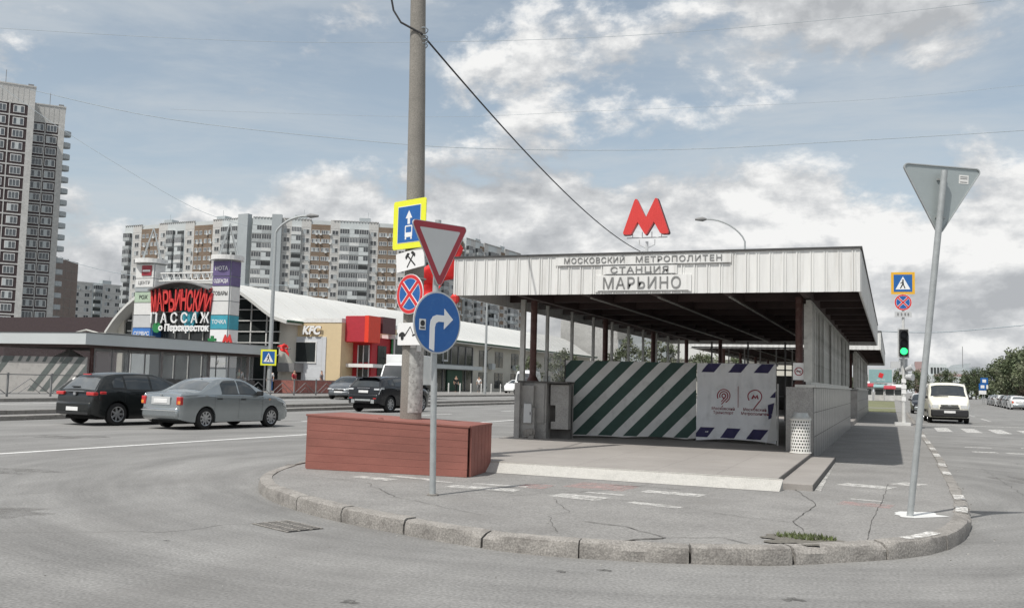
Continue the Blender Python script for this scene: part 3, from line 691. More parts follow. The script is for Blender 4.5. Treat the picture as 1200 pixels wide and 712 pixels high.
def flatpoly(b,bn,P,off=.007): b.add([(x,bn.y(x,z)-off,z) for x,z in P],[tuple(range(len(P)))])
b=MB()
for r in (.155,.108): ringband(b,bn,.62,1.03,r,r-.022,-50,205)
ringband(b,bn,.62,1.03,.06,.035,0,360)
for r in (.145,.097,.05): x=.62+r*math.cos(R_(-50)); z=1.03+r*math.sin(R_(-50)); flatpoly(b,bn,[(x+.012,z),(x-.14+(.15-r)*.55,z-.15+(.15-r)*.5),(x-.155+(.15-r)*.55,z-.14+(.15-r)*.5),(x-.012,z+.01)])
ringband(b,bn,1.33,1.03,.155,.133,-50,215); x=1.33+.145*math.cos(R_(-50)); z=1.03+.145*math.sin(R_(-50)); flatpoly(b,bn,[(x+.012,z),(x-.12,z-.17),(x-.135,z-.155),(x-.012,z+.01)])
flatpoly(b,bn,[(1.25,.98),(1.285,.98),(1.30,1.03),(1.33,.98),(1.36,1.03),(1.375,.98),(1.41,.98),(1.37,1.08),(1.33,1.02),(1.29,1.08)],.012)
b.build('logo','logo_red',t,smooth='keep')
for txt,x in (('Московский\nТранспорт',.62),('Московский\nМетрополитен',1.33)):
    o=text_obj('caption',txt,.088,'logo_red',t,(x,0,.70),ext=.0005,weight=.001)
    for v_ in o.data.vertices: v_.co.z=-bn.y(x+v_.co.x,.70+v_.co.y)+.008
b=MB(); b.box(.955,.965,bn.y(.96,1)-.012,bn.y(.96,1)-.006,.78,1.25); b.build('divider','logo_red',t)
b=MB(); b.tube([(1.83,.0,0),(1.83,.0,1.32)],.022,6); b.tube([(1.5,.25,0),(1.8,-.02,1.2)],.015,6); b.box(0,1.8,.10,.13,1.70,1.74); b.build('frame','rail_white',t)
b=MB(); vs=[(1.78,.0,1.74),(1.80,-.04,1.1),(1.82,-.02,.1),(1.62,-.10,.05),(1.70,.22,1.70),(1.66,.2,.6)]; b.add(vs,[(0,4,5,2,1),(1,2,3)]); b.build('loose_fold','ban_gray',t,smooth='keep')
# utility box on the left pier
t=thing('junction_box','pale metal junction box on the left stone pier','box',(-7.44,19.93,.62)); b=MB(); b.box(-.09,.09,-.0,.06,0,.42); b.build('case','s_gray',t,bevel=.006); b=MB(); b.box(.06,.075,-.012,0,.18,.24); b.build('latch','s_black',t)
t=thing('rubble_block','crumbling rubble block at the foot of the left pier','rubble',(-7.36,19.92,SZ)); b=MB()
for k in range(12): x=rg.uniform(-.1,.08); y=rg.uniform(0,.06); z=rg.uniform(0,.2); s=rg.uniform(.03,.06); b.box(x-s,x+s,y-s*.5,y+s*.5,max(0,z-s),z+s)
b.build('stones','kerb',t)
# perforated bin
t=thing('litter_bin','white perforated metal litter bin by the right pier','bin',(-1.63,19.35,SZ))
b=MB(); n=44; rows=17; r=.185; hh=.66
vs=[];fs=[]
# drum with real round-ish holes: grid with every hole cell replaced by a ring to an octagon
cols=22; rws=10
def cp(a,z,rr=r): return (rr*math.cos(a),rr*math.sin(a),z)
da=2*math.pi/cols; dz=(hh-.06)/rws
for i in range(cols):
    for j in range(rws):
        a0=i*da+(da/2 if j%2 else 0); z0=.03+j*dz; o=len(vs)
        corners=[(a0,z0),(a0+da/2,z0),(a0+da,z0),(a0+da,z0+dz/2),(a0+da,z0+dz),(a0+da/2,z0+dz),(a0,z0+dz),(a0,z0+dz/2)]
        ca,cz_=a0+da/2,z0+dz/2
        ra=.30*da; rz=.30*dz
        angs=[-135,-90,-45,0,45,90,135,180]
        inn=[(ca+ra*math.cos(R_(q)),cz_+rz*math.sin(R_(q))) for q in angs]
        vs+=[cp(a,z) for a,z in corners]+[cp(a,z) for a,z in inn]
        for k in range(8): fs.append((o+k,o+(k+1)%8,o+8+(k+1)%8,o+8+k))
b.add(vs,fs); b.build('drum','bin_white',t,smooth='keep')
b=MB(); b.cyl(0,0,.01,.62,r-.02,24); b.build('liner','dark_inside',t)
b=MB(); 
for z in (0,hh-.03): b.tube([cp(k*math.pi/16,z+.015,r+.004) for k in range(33)],.014,6)
b.build('rim_band','bin_white',t)
b=MB(); b.cyl(0,0,hh,hh+.03,r+.01,24); b.cyl(0,0,hh+.03,hh+.11,r-.03,24,r-.05); b.build('ash_tray','steel',t)
# no smoking sign
t=thing('no_smoking_sign','small white no smoking sign on the right maroon column','sign',(-1.72,20.02,1.86)); b=MB(); b.plate(rect(-.11,.11,-.17,.17),-.012,0); b.build('board','s_white',t)
b=MB(); b.ring(circ(.085,24),circ(.067,24),-.016,-.0125); 
b.plate([(-.058,.05),(-.05,.058),(.058,-.05),(.05,-.058)],-.016,-.0125); b.build('ring','s_darkred',t)
b=MB(); b.plate(rect(-.05,.03,-.01,.01),-.0148,-.0125); b.plate(rect(.035,.05,-.01,.01),-.0148,-.0125); b.build('cigarette','s_black',t)
# ------------------------------------------------------------------ red box round the pole
t=thing('wooden_box','long red painted plank box round the foot of the concrete pole','box',(0,0,0))
BX=[(-8.12,12.42),(-5.62,12.68),(-5.78,13.85),(-8.25,13.60)]
zt0,zt1=1.08,1.0
def sidequad(b,p,q,z0a,z0b,z1a,z1b,th=.03,n=1):
    d=Vector((q[0]-p[0],q[1]-p[1])).normalized(); nrm=Vector((d.y,-d.x))*th
    b.add([(p[0],p[1],z0a),(q[0],q[1],z0b),(q[0],q[1],z1b),(p[0],p[1],z1a),(p[0]-nrm.x,p[1]-nrm.y,z0a),(q[0]-nrm.x,q[1]-nrm.y,z0b),(q[0]-nrm.x,q[1]-nrm.y,z1b),(p[0]-nrm.x,p[1]-nrm.y,z1a)],
      [(0,1,2,3),(5,4,7,6),(1,5,6,2),(4,0,3,7),(3,2,6,7),(4,5,1,0)])
ZA,ZB=.95,.865
b=MB(); N=7
for k in range(N):
    a=k/N; c=(k+1)/N-.0025; h0=lambda q:WZ-.01+(ZA-WZ)*q; h1=lambda q:WZ-.01+(ZB-WZ)*q; r=rnd.uniform(-.0015,.0015)
    p0=(BX[0][0],BX[0][1]+r); p1=(BX[1][0],BX[1][1]+r)
    sidequad(b,p0,p1,h0(a),h1(a),h0(c),h1(c),-.03)
b.build('front_planks','box_red',t,bevel=.003)
b=MB(); NS=6
for k in range(NS):
    a=k/NS; c=(k+1)/NS-.012; P=lambda q:(BX[1][0]+.002+(BX[2][0]-BX[1][0])*q,BX[1][1]+.032+(BX[2][1]-BX[1][1]-.032)*q)
    sidequad(b,P(a),P(c),WZ-.01,WZ-.01,.86,.86,-.03)
b.build('side_planks','box_red',t,bevel=.003)
b=MB(); sidequad(b,BX[3],BX[0],WZ,WZ,ZA-.01,ZA-.01,-.03); sidequad(b,BX[2],BX[3],WZ,WZ,ZB-.01,ZA-.01,-.03); b.build('rear_planks','box_red',t)
b=MB(); b.add([(BX[0][0]-.03,BX[0][1]-.04,ZA),(BX[1][0]+.03,BX[1][1]-.04,ZB),(BX[2][0]+.04,BX[2][1],ZB),(BX[3][0],BX[3][1],ZA)]+[(BX[0][0]-.03,BX[0][1]-.04,ZA-.03),(BX[1][0]+.03,BX[1][1]-.04,ZB-.03),(BX[2][0]+.04,BX[2][1],ZB-.03),(BX[3][0],BX[3][1],ZA-.03)],[(0,1,2,3),(7,6,5,4),(0,4,5,1),(1,5,6,2),(2,6,7,3),(3,7,4,0)]); b.build('lid','box_red',t,bevel=.004)
d=(Vector(BX[1])-Vector(BX[0])).normalized()
b=MB(); fz=lambda x:BX[0][1]+(x-BX[0][0])*d.y/d.x
for (x,z,rx,rz) in ((-7.02,.66,.035,.022),(-6.2,.50,.016,.01),(-6.9,.3,.012,.01)): b.add([(x+rx*math.cos(a*.5236),fz(x+rx*math.cos(a*.5236))-.006,z+rz*math.sin(a*.5236)) for a in range(12)],[tuple(range(12))])
b.build('knot','box_seam',t,smooth='keep')
b=MB(); pts=[(-6.97,.935),(-6.93,.8),(-6.90,.6),(-6.84,.42),(-6.80,.22)]  # narrow slanted strip of darker red down the front planks
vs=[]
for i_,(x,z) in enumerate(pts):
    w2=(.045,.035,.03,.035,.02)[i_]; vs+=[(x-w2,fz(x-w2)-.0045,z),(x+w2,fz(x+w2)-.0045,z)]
b.add(vs,[(2*k,2*k+1,2*k+3,2*k+2) for k in range(4)]); b.build('dark_streak','box_streak',t,smooth='keep')
b=MB()
for k in range(7):
    for q in (.03,.5,.97): x=BX[0][0]+(BX[1][0]-BX[0][0])*q; z=WZ+(k+.5)/7*(ZA-WZ-.05-(.08*q)); b.box(x-.007,x+.007,fz(x)-.006,fz(x)+.002,z-.007,z+.007)
stuff(b.build('nail_heads','rail',t))
# ------------------------------------------------------------------ concrete pole with cables
PX,PY=-6.84,13.25
t=thing('concrete_pole','tall round concrete utility pole rising from the red box','pole',(PX,PY,0))
b=MB(); b.tube([(0,0,0),(-.02,-.01,3),(-.07,-.03,6),(-.18,-.07,11)],[.17,.15,.128,.1],20); b.build('shaft','concrete_pole',t,smooth=True)
b=MB(); b.tube([(.0,0,1.0),(.0,0,2.16)],[.1665,.1595],20,cap=False); b.build('torn_posters','pole_poster',t,smooth=True)
for z,a in ((1.98,.2),(1.93,.75)):
    b=MB(); vs=[]
    for k in range(5):
        q=R_(-90)+a+k*.12; 
        for zz in (z,z+.16+.02*(k%2)): vs.append((.173*math.cos(q),.173*math.sin(q),zz))
    b.add(vs,[(2*k,2*k+2,2*k+3,2*k+1) for k in range(4)]); b.build('paper_scrap','s_white_dirty',t,smooth='keep')
b=MB()
for z in (6.75,6.82,6.88,7.0): b.tube([(-.085+.137*math.cos(k*math.pi/10),.137*math.sin(k*math.pi/10),z+.02*math.sin(k*.7+z)) for k in range(21)],.008,5)
b.build('wire_wrap','wire_thin',t)
b=MB(); 
for z in (3.4,3.05,2.72,2.2): b.tube([(.155*math.cos(k*math.pi/10),.155*math.sin(k*math.pi/10),z) for k in range(21)],.01,5)
b.build('strap','steel',t)
def catenary(a,c,sag,n=24):
    a=Vector(a);c=Vector(c); return [a.lerp(c,k/n)+Vector((0,0,-sag*4*(k/n)*(1-k/n))) for k in range(n+1)]
b=MB(); P=[(PX-.52,PY-.2,7.6),(PX-.45,PY-.2,7.3),(PX-.30,PY-.22,7.08),(PX-.13,PY-.19,6.98),(PX+.02,PY-.15,6.9)]
import itertools
b.tube(P[:5]+[tuple(p) for p in catenary((PX+.03,PY-.14,6.89),(-12.06,59.24,9.6),1.35,30)][1:],.017,6); tag(b.build('black_cable','wire'),'thick black cable running from concrete pole down to the right','cable')
# ------------------------------------------------------------------ road signs
def mount(par,w_,z=0): 
    b=MB(); b.box(-w_,w_,.012,.03,z-.12,z-.09); b.box(-w_,w_,.012,.03,z+.09,z+.12); b.build('bracket','steel',par)
def arrow_up(cx_,z0,z1,sw,hw,hl): return [(cx_-sw,z0),(cx_+sw,z0),(cx_+sw,z1-hl),(cx_+hw,z1-hl),(cx_,z1),(cx_-hw,z1-hl),(cx_-sw,z1-hl)]
bdir=math.atan2(-.245,.741)-.06
SGN=Vector((math.cos(bdir),math.sin(bdir)))     # along the sign plane
t=thing('bus_lane_sign','yellow bordered blue bus lane sign with arrow high on the concrete pole','road sign',(-6.83,12.95,3.86),bdir)
b=MB(); b.plate(rrect(-.375,.375,-.375,.375,.04),0,.012); b.build('board','s_yellow',t); 
b=MB(); b.plate(rect(-.265,.265,-.285,.285),-.003,-.0005); b.build('edge_line','s_white',t)
b=MB(); b.plate(rect(-.255,.255,-.275,.275),-.006,-.0035); b.build('blue_field','s_blue',t)
b=MB(); b.plate(arrow_up(0,.0,.21,.028,.075,.12),-.009,-.0065)
b.ring(rrect(-.085,.085,-.20,-.02,.02),rrect(-.065,.065,-.13,-.04,.01),-.009,-.0065)
b.plate(rect(-.08,-.05,-.235,-.2),-.009,-.0065); b.plate(rect(.05,.08,-.235,-.2),-.009,-.0065); b.build('arrow_and_bus','s_white',t); mount(t,.15)
t=thing('hammers_sign','tilted white plate with crossed black hammers under the bus lane sign','road sign',(-6.80,12.96,3.31),rot=(0,R_(-7),bdir))
b=MB(); b.plate(rrect(-.32,.32,-.145,.145,.02),0,.01); b.build('board','s_white',t)
b=MB()
def rotp(P,a,cx_=0,cz_=0): c,s=math.cos(a),math.sin(a); return [(cx_+x*c-z*s,cz_+x*s+z*c) for x,z in P]
for sg in (1,-1):
    a=R_(42)*sg; b.plate(rotp([(-.011,-.14),(.011,-.14),(.011,.12),(-.011,.12)],a,.02,-.0),-.003-(.001 if sg>0 else 0),-.0005); b.plate(rotp([(-.06,.085),(.05,.085),(.05,.10),(.03,.13),(-.04,.13),(-.06,.11)],a,.02,0),-.005-(.001 if sg>0 else 0),-.0005)
b.build('hammers','s_black',t); mount(t,.1)
t=thing('no_stopping_sign','round red and blue no stopping sign with cross on concrete pole','road sign',(-6.79,12.97,2.79),bdir)
def no_stop(t,r):
    b=MB(); b.plate(circ(r),0,.012); b.build('board','s_white',t)
    b=MB(); b.ring(circ(r*.97),circ(r*.80),-.003,-.0005); 
    b.build('red_rim','s_red',t)
    b=MB(); b.plate(circ(r*.77),-.003,-.0005); b.build('blue_field','s_blue',t)
    b=MB()
    for a in (45,-45): b.plate(rotp(rect(-.13*r,.13*r,-.80*r,.80*r),R_(a)),-.0055-(.0005 if a>0 else 0),-.0035)
    b.build('cross_edge','s_white',t)
    b=MB()
    for a in (45,-45): b.plate(rotp(rect(-.085*r,.085*r,-.82*r,.82*r),R_(a)),-.0085-(.0005 if a>0 else 0),-.0062)
    b.build('red_cross','s_red',t)
no_stop(t,.305); mount(t,.12)
t=thing('tow_truck_sign','white tow truck plate half hidden behind the turn right sign','road sign',(-6.74,12.99,2.19),bdir)
b=MB(); b.plate(rrect(-.33,.33,-.17,.17,.02),0,.01); b.build('board','s_white',t)
b=MB(); b.plate([(-.30,-.04),(-.16,-.04),(-.16,.0),(-.20,.03),(-.24,.03),(-.30,-.0)],-.003,-.0005)
b.plate([(-.17,-.02),(-.05,.11),(-.04,.10),(-.16,-.04)],-.003,-.0005); b.plate([(-.05,.11),(.03,-.02),(.04,-.01),(-.04,.115)],-.003,-.0005); b.plate([(.02,-.04),(.26,.03),(.26,.05),(.0,-.02)],-.003,-.0005)
b.plate(circ(.035,16,-.22,-.06),-.004,-.0005); b.plate(circ(.035,16,.12,-.03),-.004,-.0005); b.build('tow_truck','s_black',t); mount(t,.12)
# front post with give way and turn right signs
PT=(-5.13,10.46)
tdir=math.atan2(.807,.337); 
t=thing('sign_post','slim grey steel post standing on the pavement in front of the red box','post',(PT[0],PT[1],WZ-.012))
b=MB(); b.tube([(.05,.0,0),(.02,0,1.3),(.0,.0,2.0),(.01,.0,3.3)],.038,12); b.build('tube','galv',t,smooth=True)
b=MB(); b.tube([(.05,0,0),(.05,0,.02)],.07,12); b.build('foot','kerb',t)
nrm=Vector((math.sin(tdir),-math.cos(tdir)))
t=thing('give_way_sign','red bordered triangular give way sign tilted on the front post','road sign',(PT[0]+nrm.x*.06,PT[1]+nrm.y*.06,3.13),rot=(0,R_(-1),tdir))
b=MB(); b.plate(rtri(.93,.045),0,.014); b.build('edge','s_gray',t)
b=MB(); b.ring(rtri(.905,.04),rtri(.66,.012),-.003,-.0005); b.build('red_border','s_darkred',t)
b=MB(); b.plate(rtri(.66,.012),-.0025,-.0005); b.build('grey_face','s_gray',t); mount(t,.05,.0)
t=thing('turn_right_sign','large round blue sign with white right turn arrow on the front post','road sign',(PT[0]+nrm.x*.06,PT[1]+nrm.y*.06,2.19),rot=(0,0,tdir))
b=MB(); b.plate(circ(.375,48),0,.014); b.build('rim_plate','s_gray',t)
b=MB(); b.plate(circ(.355,48),-.003,-.0005); b.build('blue_field','s_blue',t)
P=[(-.125,-.315),(-.045,-.345),(-.045,-.06),(-.03,-.02),(.0,.0),(.09,.0),(.09,-.075),(.24,.055),(.09,.185),(.09,.085),(-.01,.085),(-.07,.065),(-.105,.02),(-.125,-.04)]
P=[(-.125,-.315),(-.045,-.345),(-.045,-.06),(-.03,-.01),(.01,.012),(.10,.012),(.10,-.075),(.245,.05),(.10,.175),(.10,.092),(-.02,.092),(-.08,.07),(-.115,.02),(-.125,-.05)]
b=MB(); b.plate(P,-.006,-.0035); b.build('arrow','s_white',t)
b=MB(); b.plate(rect(-.29,-.19,-.10,.03),-.006,-.0035); b.build('sticker','s_white_dirty',t); b=MB(); b.plate(circ(.035,16,-.24,-.02),-.0075,-.0062); b.plate(rect(-.275,-.205,-.085,-.065),-.0075,-.0062); b.build('sticker_print','s_black',t); mount(t,.05)
# right hand post with the back of a give way sign
t=thing('leaning_sign_post','leaning grey steel post rising from a splash of white paint','post',(.18,11.7,WZ-.012))
b=MB(); b.tube([(0,0,0),(.385,-.03,4.0-WZ)],.036,12); b.build('tube','galv',t,smooth=True)
t=thing('give_way_sign','grey back of a triangular give way sign topping the leaning post','road sign',(.53,11.76,3.79),rot=(0,R_(3),R_(23)))
rot180=lambda P:[(-x,z) for x,z in P]
b=MB(); b.plate(rtri(.93,.04),.0,.010); b.build('back_plate','s_back',t)
b=MB(); b.ring(rtri(.94,.045),rtri(.90,.035),-.014,.014); b.build('edge_flange','galv',t)
b=MB(); b.ring(rtri(.92,.04),rtri(.66,.012),.0105,.013); b.build('red_border','s_darkred',t)
b=MB(); b.plate(rect(-.06,.06,.13,.155),-.02,-.001) if 0 else None
b.box(-.055,.055,-.02,-.001,.10,.12); b.build('bracket','steel',t)
b=MB(); b.box(-.055,.055,-.02,-.001,-.33,-.31); b.build('bracket','steel',t)
b=MB(); b.plate(rect(.20,.31,.085,.185),-.003,-.0005); b.build('sticker','s_white_dirty',t)
b=MB(); 
for z in (.165,.145,.105): b.plate(rect(.215,.295,z-.005,z+.003),-.005,-.0035)
b.build('sticker_print','rail',t)
# traffic light and signs down the pavement
t=thing('traffic_light','traffic light showing green on a pale post beyond the pavilions','traffic light',(.46,43.2,WZ-.012),R_(4))
b=MB(); b.cyl(0,0,0,6.1,.055,12); b.cyl(0,0,0,1.9,.075,12); b.box(-.35,.25,-.2,.3,0,.12); b.build('post','rail_white',t)
b=MB(); b.box(-.17,.17,-.25,-.02,2.85,3.95); b.build('housing','green_dark' if 0 else 's_black',t,bevel=.02)
b=MB(); b.box(-.22,.22,-.02,-.0,2.78,4.02); b.build('backboard','s_gray',t)
for z,mm in ((3.75,'sign_back_dark'),(3.4,'sign_back_dark'),(3.05,'signal_green')):
    b=MB(); b.tube([(0,-.252,z),(0,-.27,z)],.14,20); b.build('lens',mm,t,smooth=True)
    b=MB(); b.tube([(0,-.25,z),(0,-.42,z-.01)],[.155,.15],16,cap=False); b.build('visor','s_black',t)
b=MB(); b.box(-.16,.16,.02,.22,2.1,2.75); b.box(-.5,-.12,-.06,.05,2.35,2.62); b.tube([(.1,-.05,2.3),(.36,-.22,2.4)],[.1,.15],12); b.tube([(.1,-.05,2.0),(.34,-.22,1.98)],[.1,.15],12); b.build('side_signal','s_gray',t)
for k,(z,s) in enumerate(((1.3,.09),(1.5,.1),(1.0,.08),(1.75,.09))): b=MB(); b.box(-s,s,-.085,-.078,z,z+.17); b.build('taped_notice','s_white',t)
t=thing('crossing_sign','orange bordered blue pedestrian crossing sign above the traffic light','road sign',(.46,43.1,6.02),R_(4))
def crossing(t,s,border):
    b=MB(); b.plate(rrect(-s*1.28,s*1.28,-s*1.28,s*1.28,s*.06),0,.012); b.build('board',border,t)
    b=MB(); b.plate(rect(-s,s,-s,s),-.004,-.001); b.build('blue_field','s_blue',t)
    b=MB(); b.plate([(-s*.8,-s*.72),(s*.8,-s*.72),(0,s*.78)],-.008,-.0045); b.build('white_triangle','s_white',t)
    b=MB(); b.plate(circ(s*.10,12,0,s*.33),-.012,-.0085); b.plate([(-s*.05,s*.22),(s*.08,s*.2),(s*.1,-s*.15),(s*.28,-s*.6),(s*.16,-s*.6),(0,-s*.2),(-s*.22,-s*.6),(-s*.34,-s*.6),(-s*.1,-s*.1)],-.012,-.0085)
    b.plate([(-s*.05,s*.2),(-s*.3,-.0),(-s*.24,-s*.06),(0,s*.1)],-.012,-.0085); b.build('walking_figure','s_black',t)
crossing(t,.36,'s_orange'); 
t=thing('no_stopping_sign','small round no stopping sign below the orange crossing sign','road sign',(.46,43.1,5.22),R_(4)); no_stop(t,.34)
t=thing('plate_sign','small grey plate under the far no stopping sign','road sign',(.46,43.1,4.72),R_(4)); b=MB(); b.plate(rect(-.33,.33,-.12,.12),0,.01); b.build('board','s_gray',t); b=MB()
for x in (-.2,-.06,.08,.2): b.plate(rect(x-.03,x+.03,-.06,.06),-.004,-.001)
b.build('lettering','rail',t)
# ------------------------------------------------------------------ far side of the road: median, kerbs, pavement
b=MB()
def kerbstrip(b,x0,x1,y0,y1,z0,z1,L_=1.0,gap=.015):
    y=y0; r=random.Random(int(x0*10))
    while y<y1: b.box(x0,x1,y,min(y+L_-gap,y1),z0,z1+r.uniform(-.006,.006)); y+=L_
kerbstrip(b,-24.32,-24.12,-10,150,-.02,.13,2); struct(b.build('median_kerb','kerb'))
b=MB(); b.box(-25.2,-24.32,-10,150,-.02,.12); struct(b.build('median_paving','walk'))
b=MB(); kerbstrip(b,-25.4,-25.2,-10,150,-.02,.25,2); struct(b.build('median_upper_kerb','kerb'))
b=MB(); b.box(-33.0,-25.4,-10,260,-.02,.2); struct(b.build('side_road','asphalt'))
b=MB(); kerbstrip(b,-33.2,-33.0,-10,260,-.02,.34,2); struct(b.build('far_kerb','kerb'))
b=MB(); b.box(-140,-33.2,-10,400,-.02,.32); struct(b.build('far_pavement','walk'))
FZ=.32
b=MB(); b.box(-31.2,-31.05,20,120,.2,.204)
struct(b.build('side_lane_line','paint_line'))
# ------------------------------------------------------------------ cars
def interp(tab,x):
    if x<=tab[0][0]: return tab[0][1]
    for (a,va),(c,vc) in zip(tab,tab[1:]):
        if x<=c: return va+(vc-va)*((x-a)/(c-a) if c>a else 1)
    return tab[-1][1]
def smooth_tab(tab,n=3):
    for _ in range(n):
        o=[tab[0]]
        for (a,va),(c,vc) in zip(tab,tab[1:]):
            o+= [(a+.25*(c-a),va+.25*(vc-va)),(a+.75*(c-a),va+.75*(vc-va))]
        o.append(tab[-1]); tab=o
    return tab
class Car:
    """x runs from tail (0) to nose (L); width along y; wheels at xr, xf."""
    def __init__(s,L,W,top,belt,plan,xr,xf,wr,sill=.24,tumble=.17,crown=.05,endz=(.34,.26),arch=1.17,sm=2,endr=.16):
        s.L,s.W=L,W; s.top=smooth_tab(top,sm); s.belt=smooth_tab(belt,2); s.plan=smooth_tab(plan,2); s.xr,s.xf,s.wr=xr,xf,wr; s.sill=sill; s.tum=tumble; s.crown=crown; s.endz=endz; s.ar=wr*arch; s.endr=endr
    def zt(s,x): return interp(s.top,x)
    def zb(s,x): return min(interp(s.belt,x), s.zt(x)-.015)
    def zbot(s,x):
        z=s.sill
        z+=max(0,(s.endz[0]-s.sill))*max(0,1-x/.5)**2+max(0,(s.endz[1]-s.sill))*max(0,1-(s.L-x)/.5)**2
        for xw in (s.xr,s.xf):
            d=abs(x-xw)
            if d<s.ar: z=max(z,s.wr*.98+math.sqrt(s.ar**2-d*d)-.0)
        return min(z,s.zb(x)-.03)
    def hw(s,x): return interp(s.plan,x)*s.W/2
    def P(s,x,t,off=0):
        """t 0 sill .. .4 belt .. .7 roof edge .. 1 centre"""
        z0,zb,zt=s.zbot(x),s.zb(x),s.zt(x); w=s.hw(x)
        g=max(0,zt-zb); ins=s.tum*min(1,g/.45)*(1 if g>.03 else 0)
        if t<=.4:
            q=t/.4; z=z0+(zb-z0)*q
            zz=(z-s.sill)/(interp(s.belt,x)-s.sill)
            y=w*(.955+.045*math.sin(min(1,max(0,zz)+.12)*math.pi*.62)) - (.012 if q>.93 else 0)
        elif t<=.7:
            q=(t-.4)/.3; z=zb+(zt-zb)*(q*.93); y=w*.985-ins*q-.05*max(0,q-.75)/.25*min(1,g/.3)
        else:
            q=(t-.7)/.3; ye=w*.985-ins-.05*min(1,g/.3); y=ye*(1-q); z=zb+(zt-zb)*.93+(zt-(zb+(zt-zb)*.93))*(math.sin(min(1,q*2.2)*math.pi/2)) + s.crown*.0
            z+=s.crown*(q*(2-q))-s.crown
            z=max(z,zb+.0)
        return Vector((x,y,z))
    def N(s,x,t):
        e=.012; a=s.P(min(x+e,s.L),t)-s.P(max(x-e,0),t); c=s.P(x,min(1,t+e))-s.P(x,max(0,t-e))
        n=a.cross(c); return (n.normalized() if n.length>1e-9 else Vector((0,0,1)))
    def stations(s):
        xs=set([0,.015,.03,.05,.08,.12,s.L,s.L-.015,s.L-.03,s.L-.06,s.L-.1,s.L-.15])
        n=int(s.L/.06)
        for k in range(n+1): xs.add(round(s.L*k/n,4))
        for xw in (s.xr,s.xf):
            for k in range(19): xs.add(round(xw+s.ar*math.cos(math.pi*k/18),4))
            xs.add(xw-s.ar-.004); xs.add(xw+s.ar+.004)
        for a,_ in s.top: xs.add(a)
        xs=sorted(x for x in xs if 0<=x<=s.L); o=[xs[0]]
        for x in xs[1:]:
            if x-o[-1]>.003: o.append(x)
        return o
    def body(s):
        b=MB(); xs=s.stations(); ts=[0,.03,.08,.14,.2,.26,.32,.37,.39,.4,.42,.47,.54,.61,.67,.69,.70,.715,.74,.78,.84,.92,1.0]
        m=len(ts); vs=[];fs=[]
        for x in xs:
            for sg in (1,-1):
                for t in (ts if sg==1 else ts[::-1][1:]):
                    p=s.P(x,t); vs.append((p.x,p.y*sg,p.z))
        r=2*m-1
        for i in range(len(xs)-1):
            for k in range(r): a=i*r+k; c=i*r+(k+1)%r; fs.append((a,c,c+r,a+r))
        fs.append(tuple(range(r-1,-1,-1))); fs.append(tuple(range((len(xs)-1)*r,len(xs)*r)))
        b.add(vs,fs); return b
    def patch(s,b,xf_,tf,nx=10,ntt=5,off=.004,sides=(1,-1),x0=0,x1=1):
        """xf_(i in 0..1)->x ; tf(x)->(t0,t1)"""
        for sg in sides:
            vs=[];fs=[]
            for i in range(nx+1):
                x=x0+(x1-x0)*i/nx; t0,t1=tf(x)
                for j in range(ntt+1):
                    t=t0+(t1-t0)*j/ntt; p=s.P(x,t)+0*Vector((0,0,0)); n=s.N(x,t); p=p-n*off if n.y<0 or (abs(n.y)<.2 and n.z<0) else p+n*off
                    vs.append((p.x,p.y*sg,p.z))
            for i in range(nx):
                for j in range(ntt): a=i*(ntt+1)+j; fs.append((a,a+1,a+ntt+2,a+ntt+1))
            b.add(vs,fs)
def wheel(par,x,y,r,wd,side,spokes=7,rimm='rim'):
    w_=D.objects.new('wheel',None); w_=None
    b=MB(); n=28; prof=[(r*.66,wd*.5),(r*.80,wd*.5),(r*.93,wd*.46),(r,wd*.33),(r,-wd*.33),(r*.93,-wd*.5),(r*.6,-wd*.5)]
    vs=[];fs=[]
    for k in range(n):
        a=2*math.pi*k/n
        for rr,yy in prof: vs.append((rr*math.cos(a),yy,rr*math.sin(a)))
    m=len(prof)
    for k in range(n):
        for q in range(m-1): fs.append((k*m+q,((k+1)%n)*m+q,((k+1)%n)*m+q+1,k*m+q+1))
    b.add(vs,fs); ty=b.build('wheel','rubber',par,smooth=True); ty.location=(x,y,r); ty.scale=(1,side,1)
    b=MB(); b.tube([(0,wd*.10,0),(0,wd*.18,0)],r*.64,24); b.mi(1)
    vs=[];fs=[]
    for k in range(28):
        a=2*math.pi*k/28
        for rr,yy in ((r*.67,wd*.5),(r*.61,wd*.47),(r*.60,wd*.2)): vs.append((rr*math.cos(a),yy,rr*math.sin(a)))
    for k in range(28):
        for q in range(2): fs.append((k*3+q,((k+1)%28)*3+q,((k+1)%28)*3+q+1,k*3+q+1))
    b.add(vs,fs)
    for k in range(spokes):
        a=2*math.pi*k/spokes; ca,sa=math.cos(a),math.sin(a); px,pz=-sa,ca
        o=len(b.v); pts=[(r*.10,r*.10,.36),(r*.62,r*.075,.46)]
        vs=[]
        for rr,hw_,yy in pts:
            for q in (-1,1): vs.append((rr*ca+px*hw_*q,yy*wd,rr*sa+pz*hw_*q)); vs.append((rr*ca+px*hw_*q,yy*wd-.03,rr*sa+pz*hw_*q))
        b.add(vs,[(0,2,6,4),(0,4,5,1),(2,3,7,6)])
    b.tube([(0,wd*.2,0),(0,wd*.42,0)],r*.15,12)
    o=b.build('rim',['s_black',rimm],ty,smooth=True)
    return ty
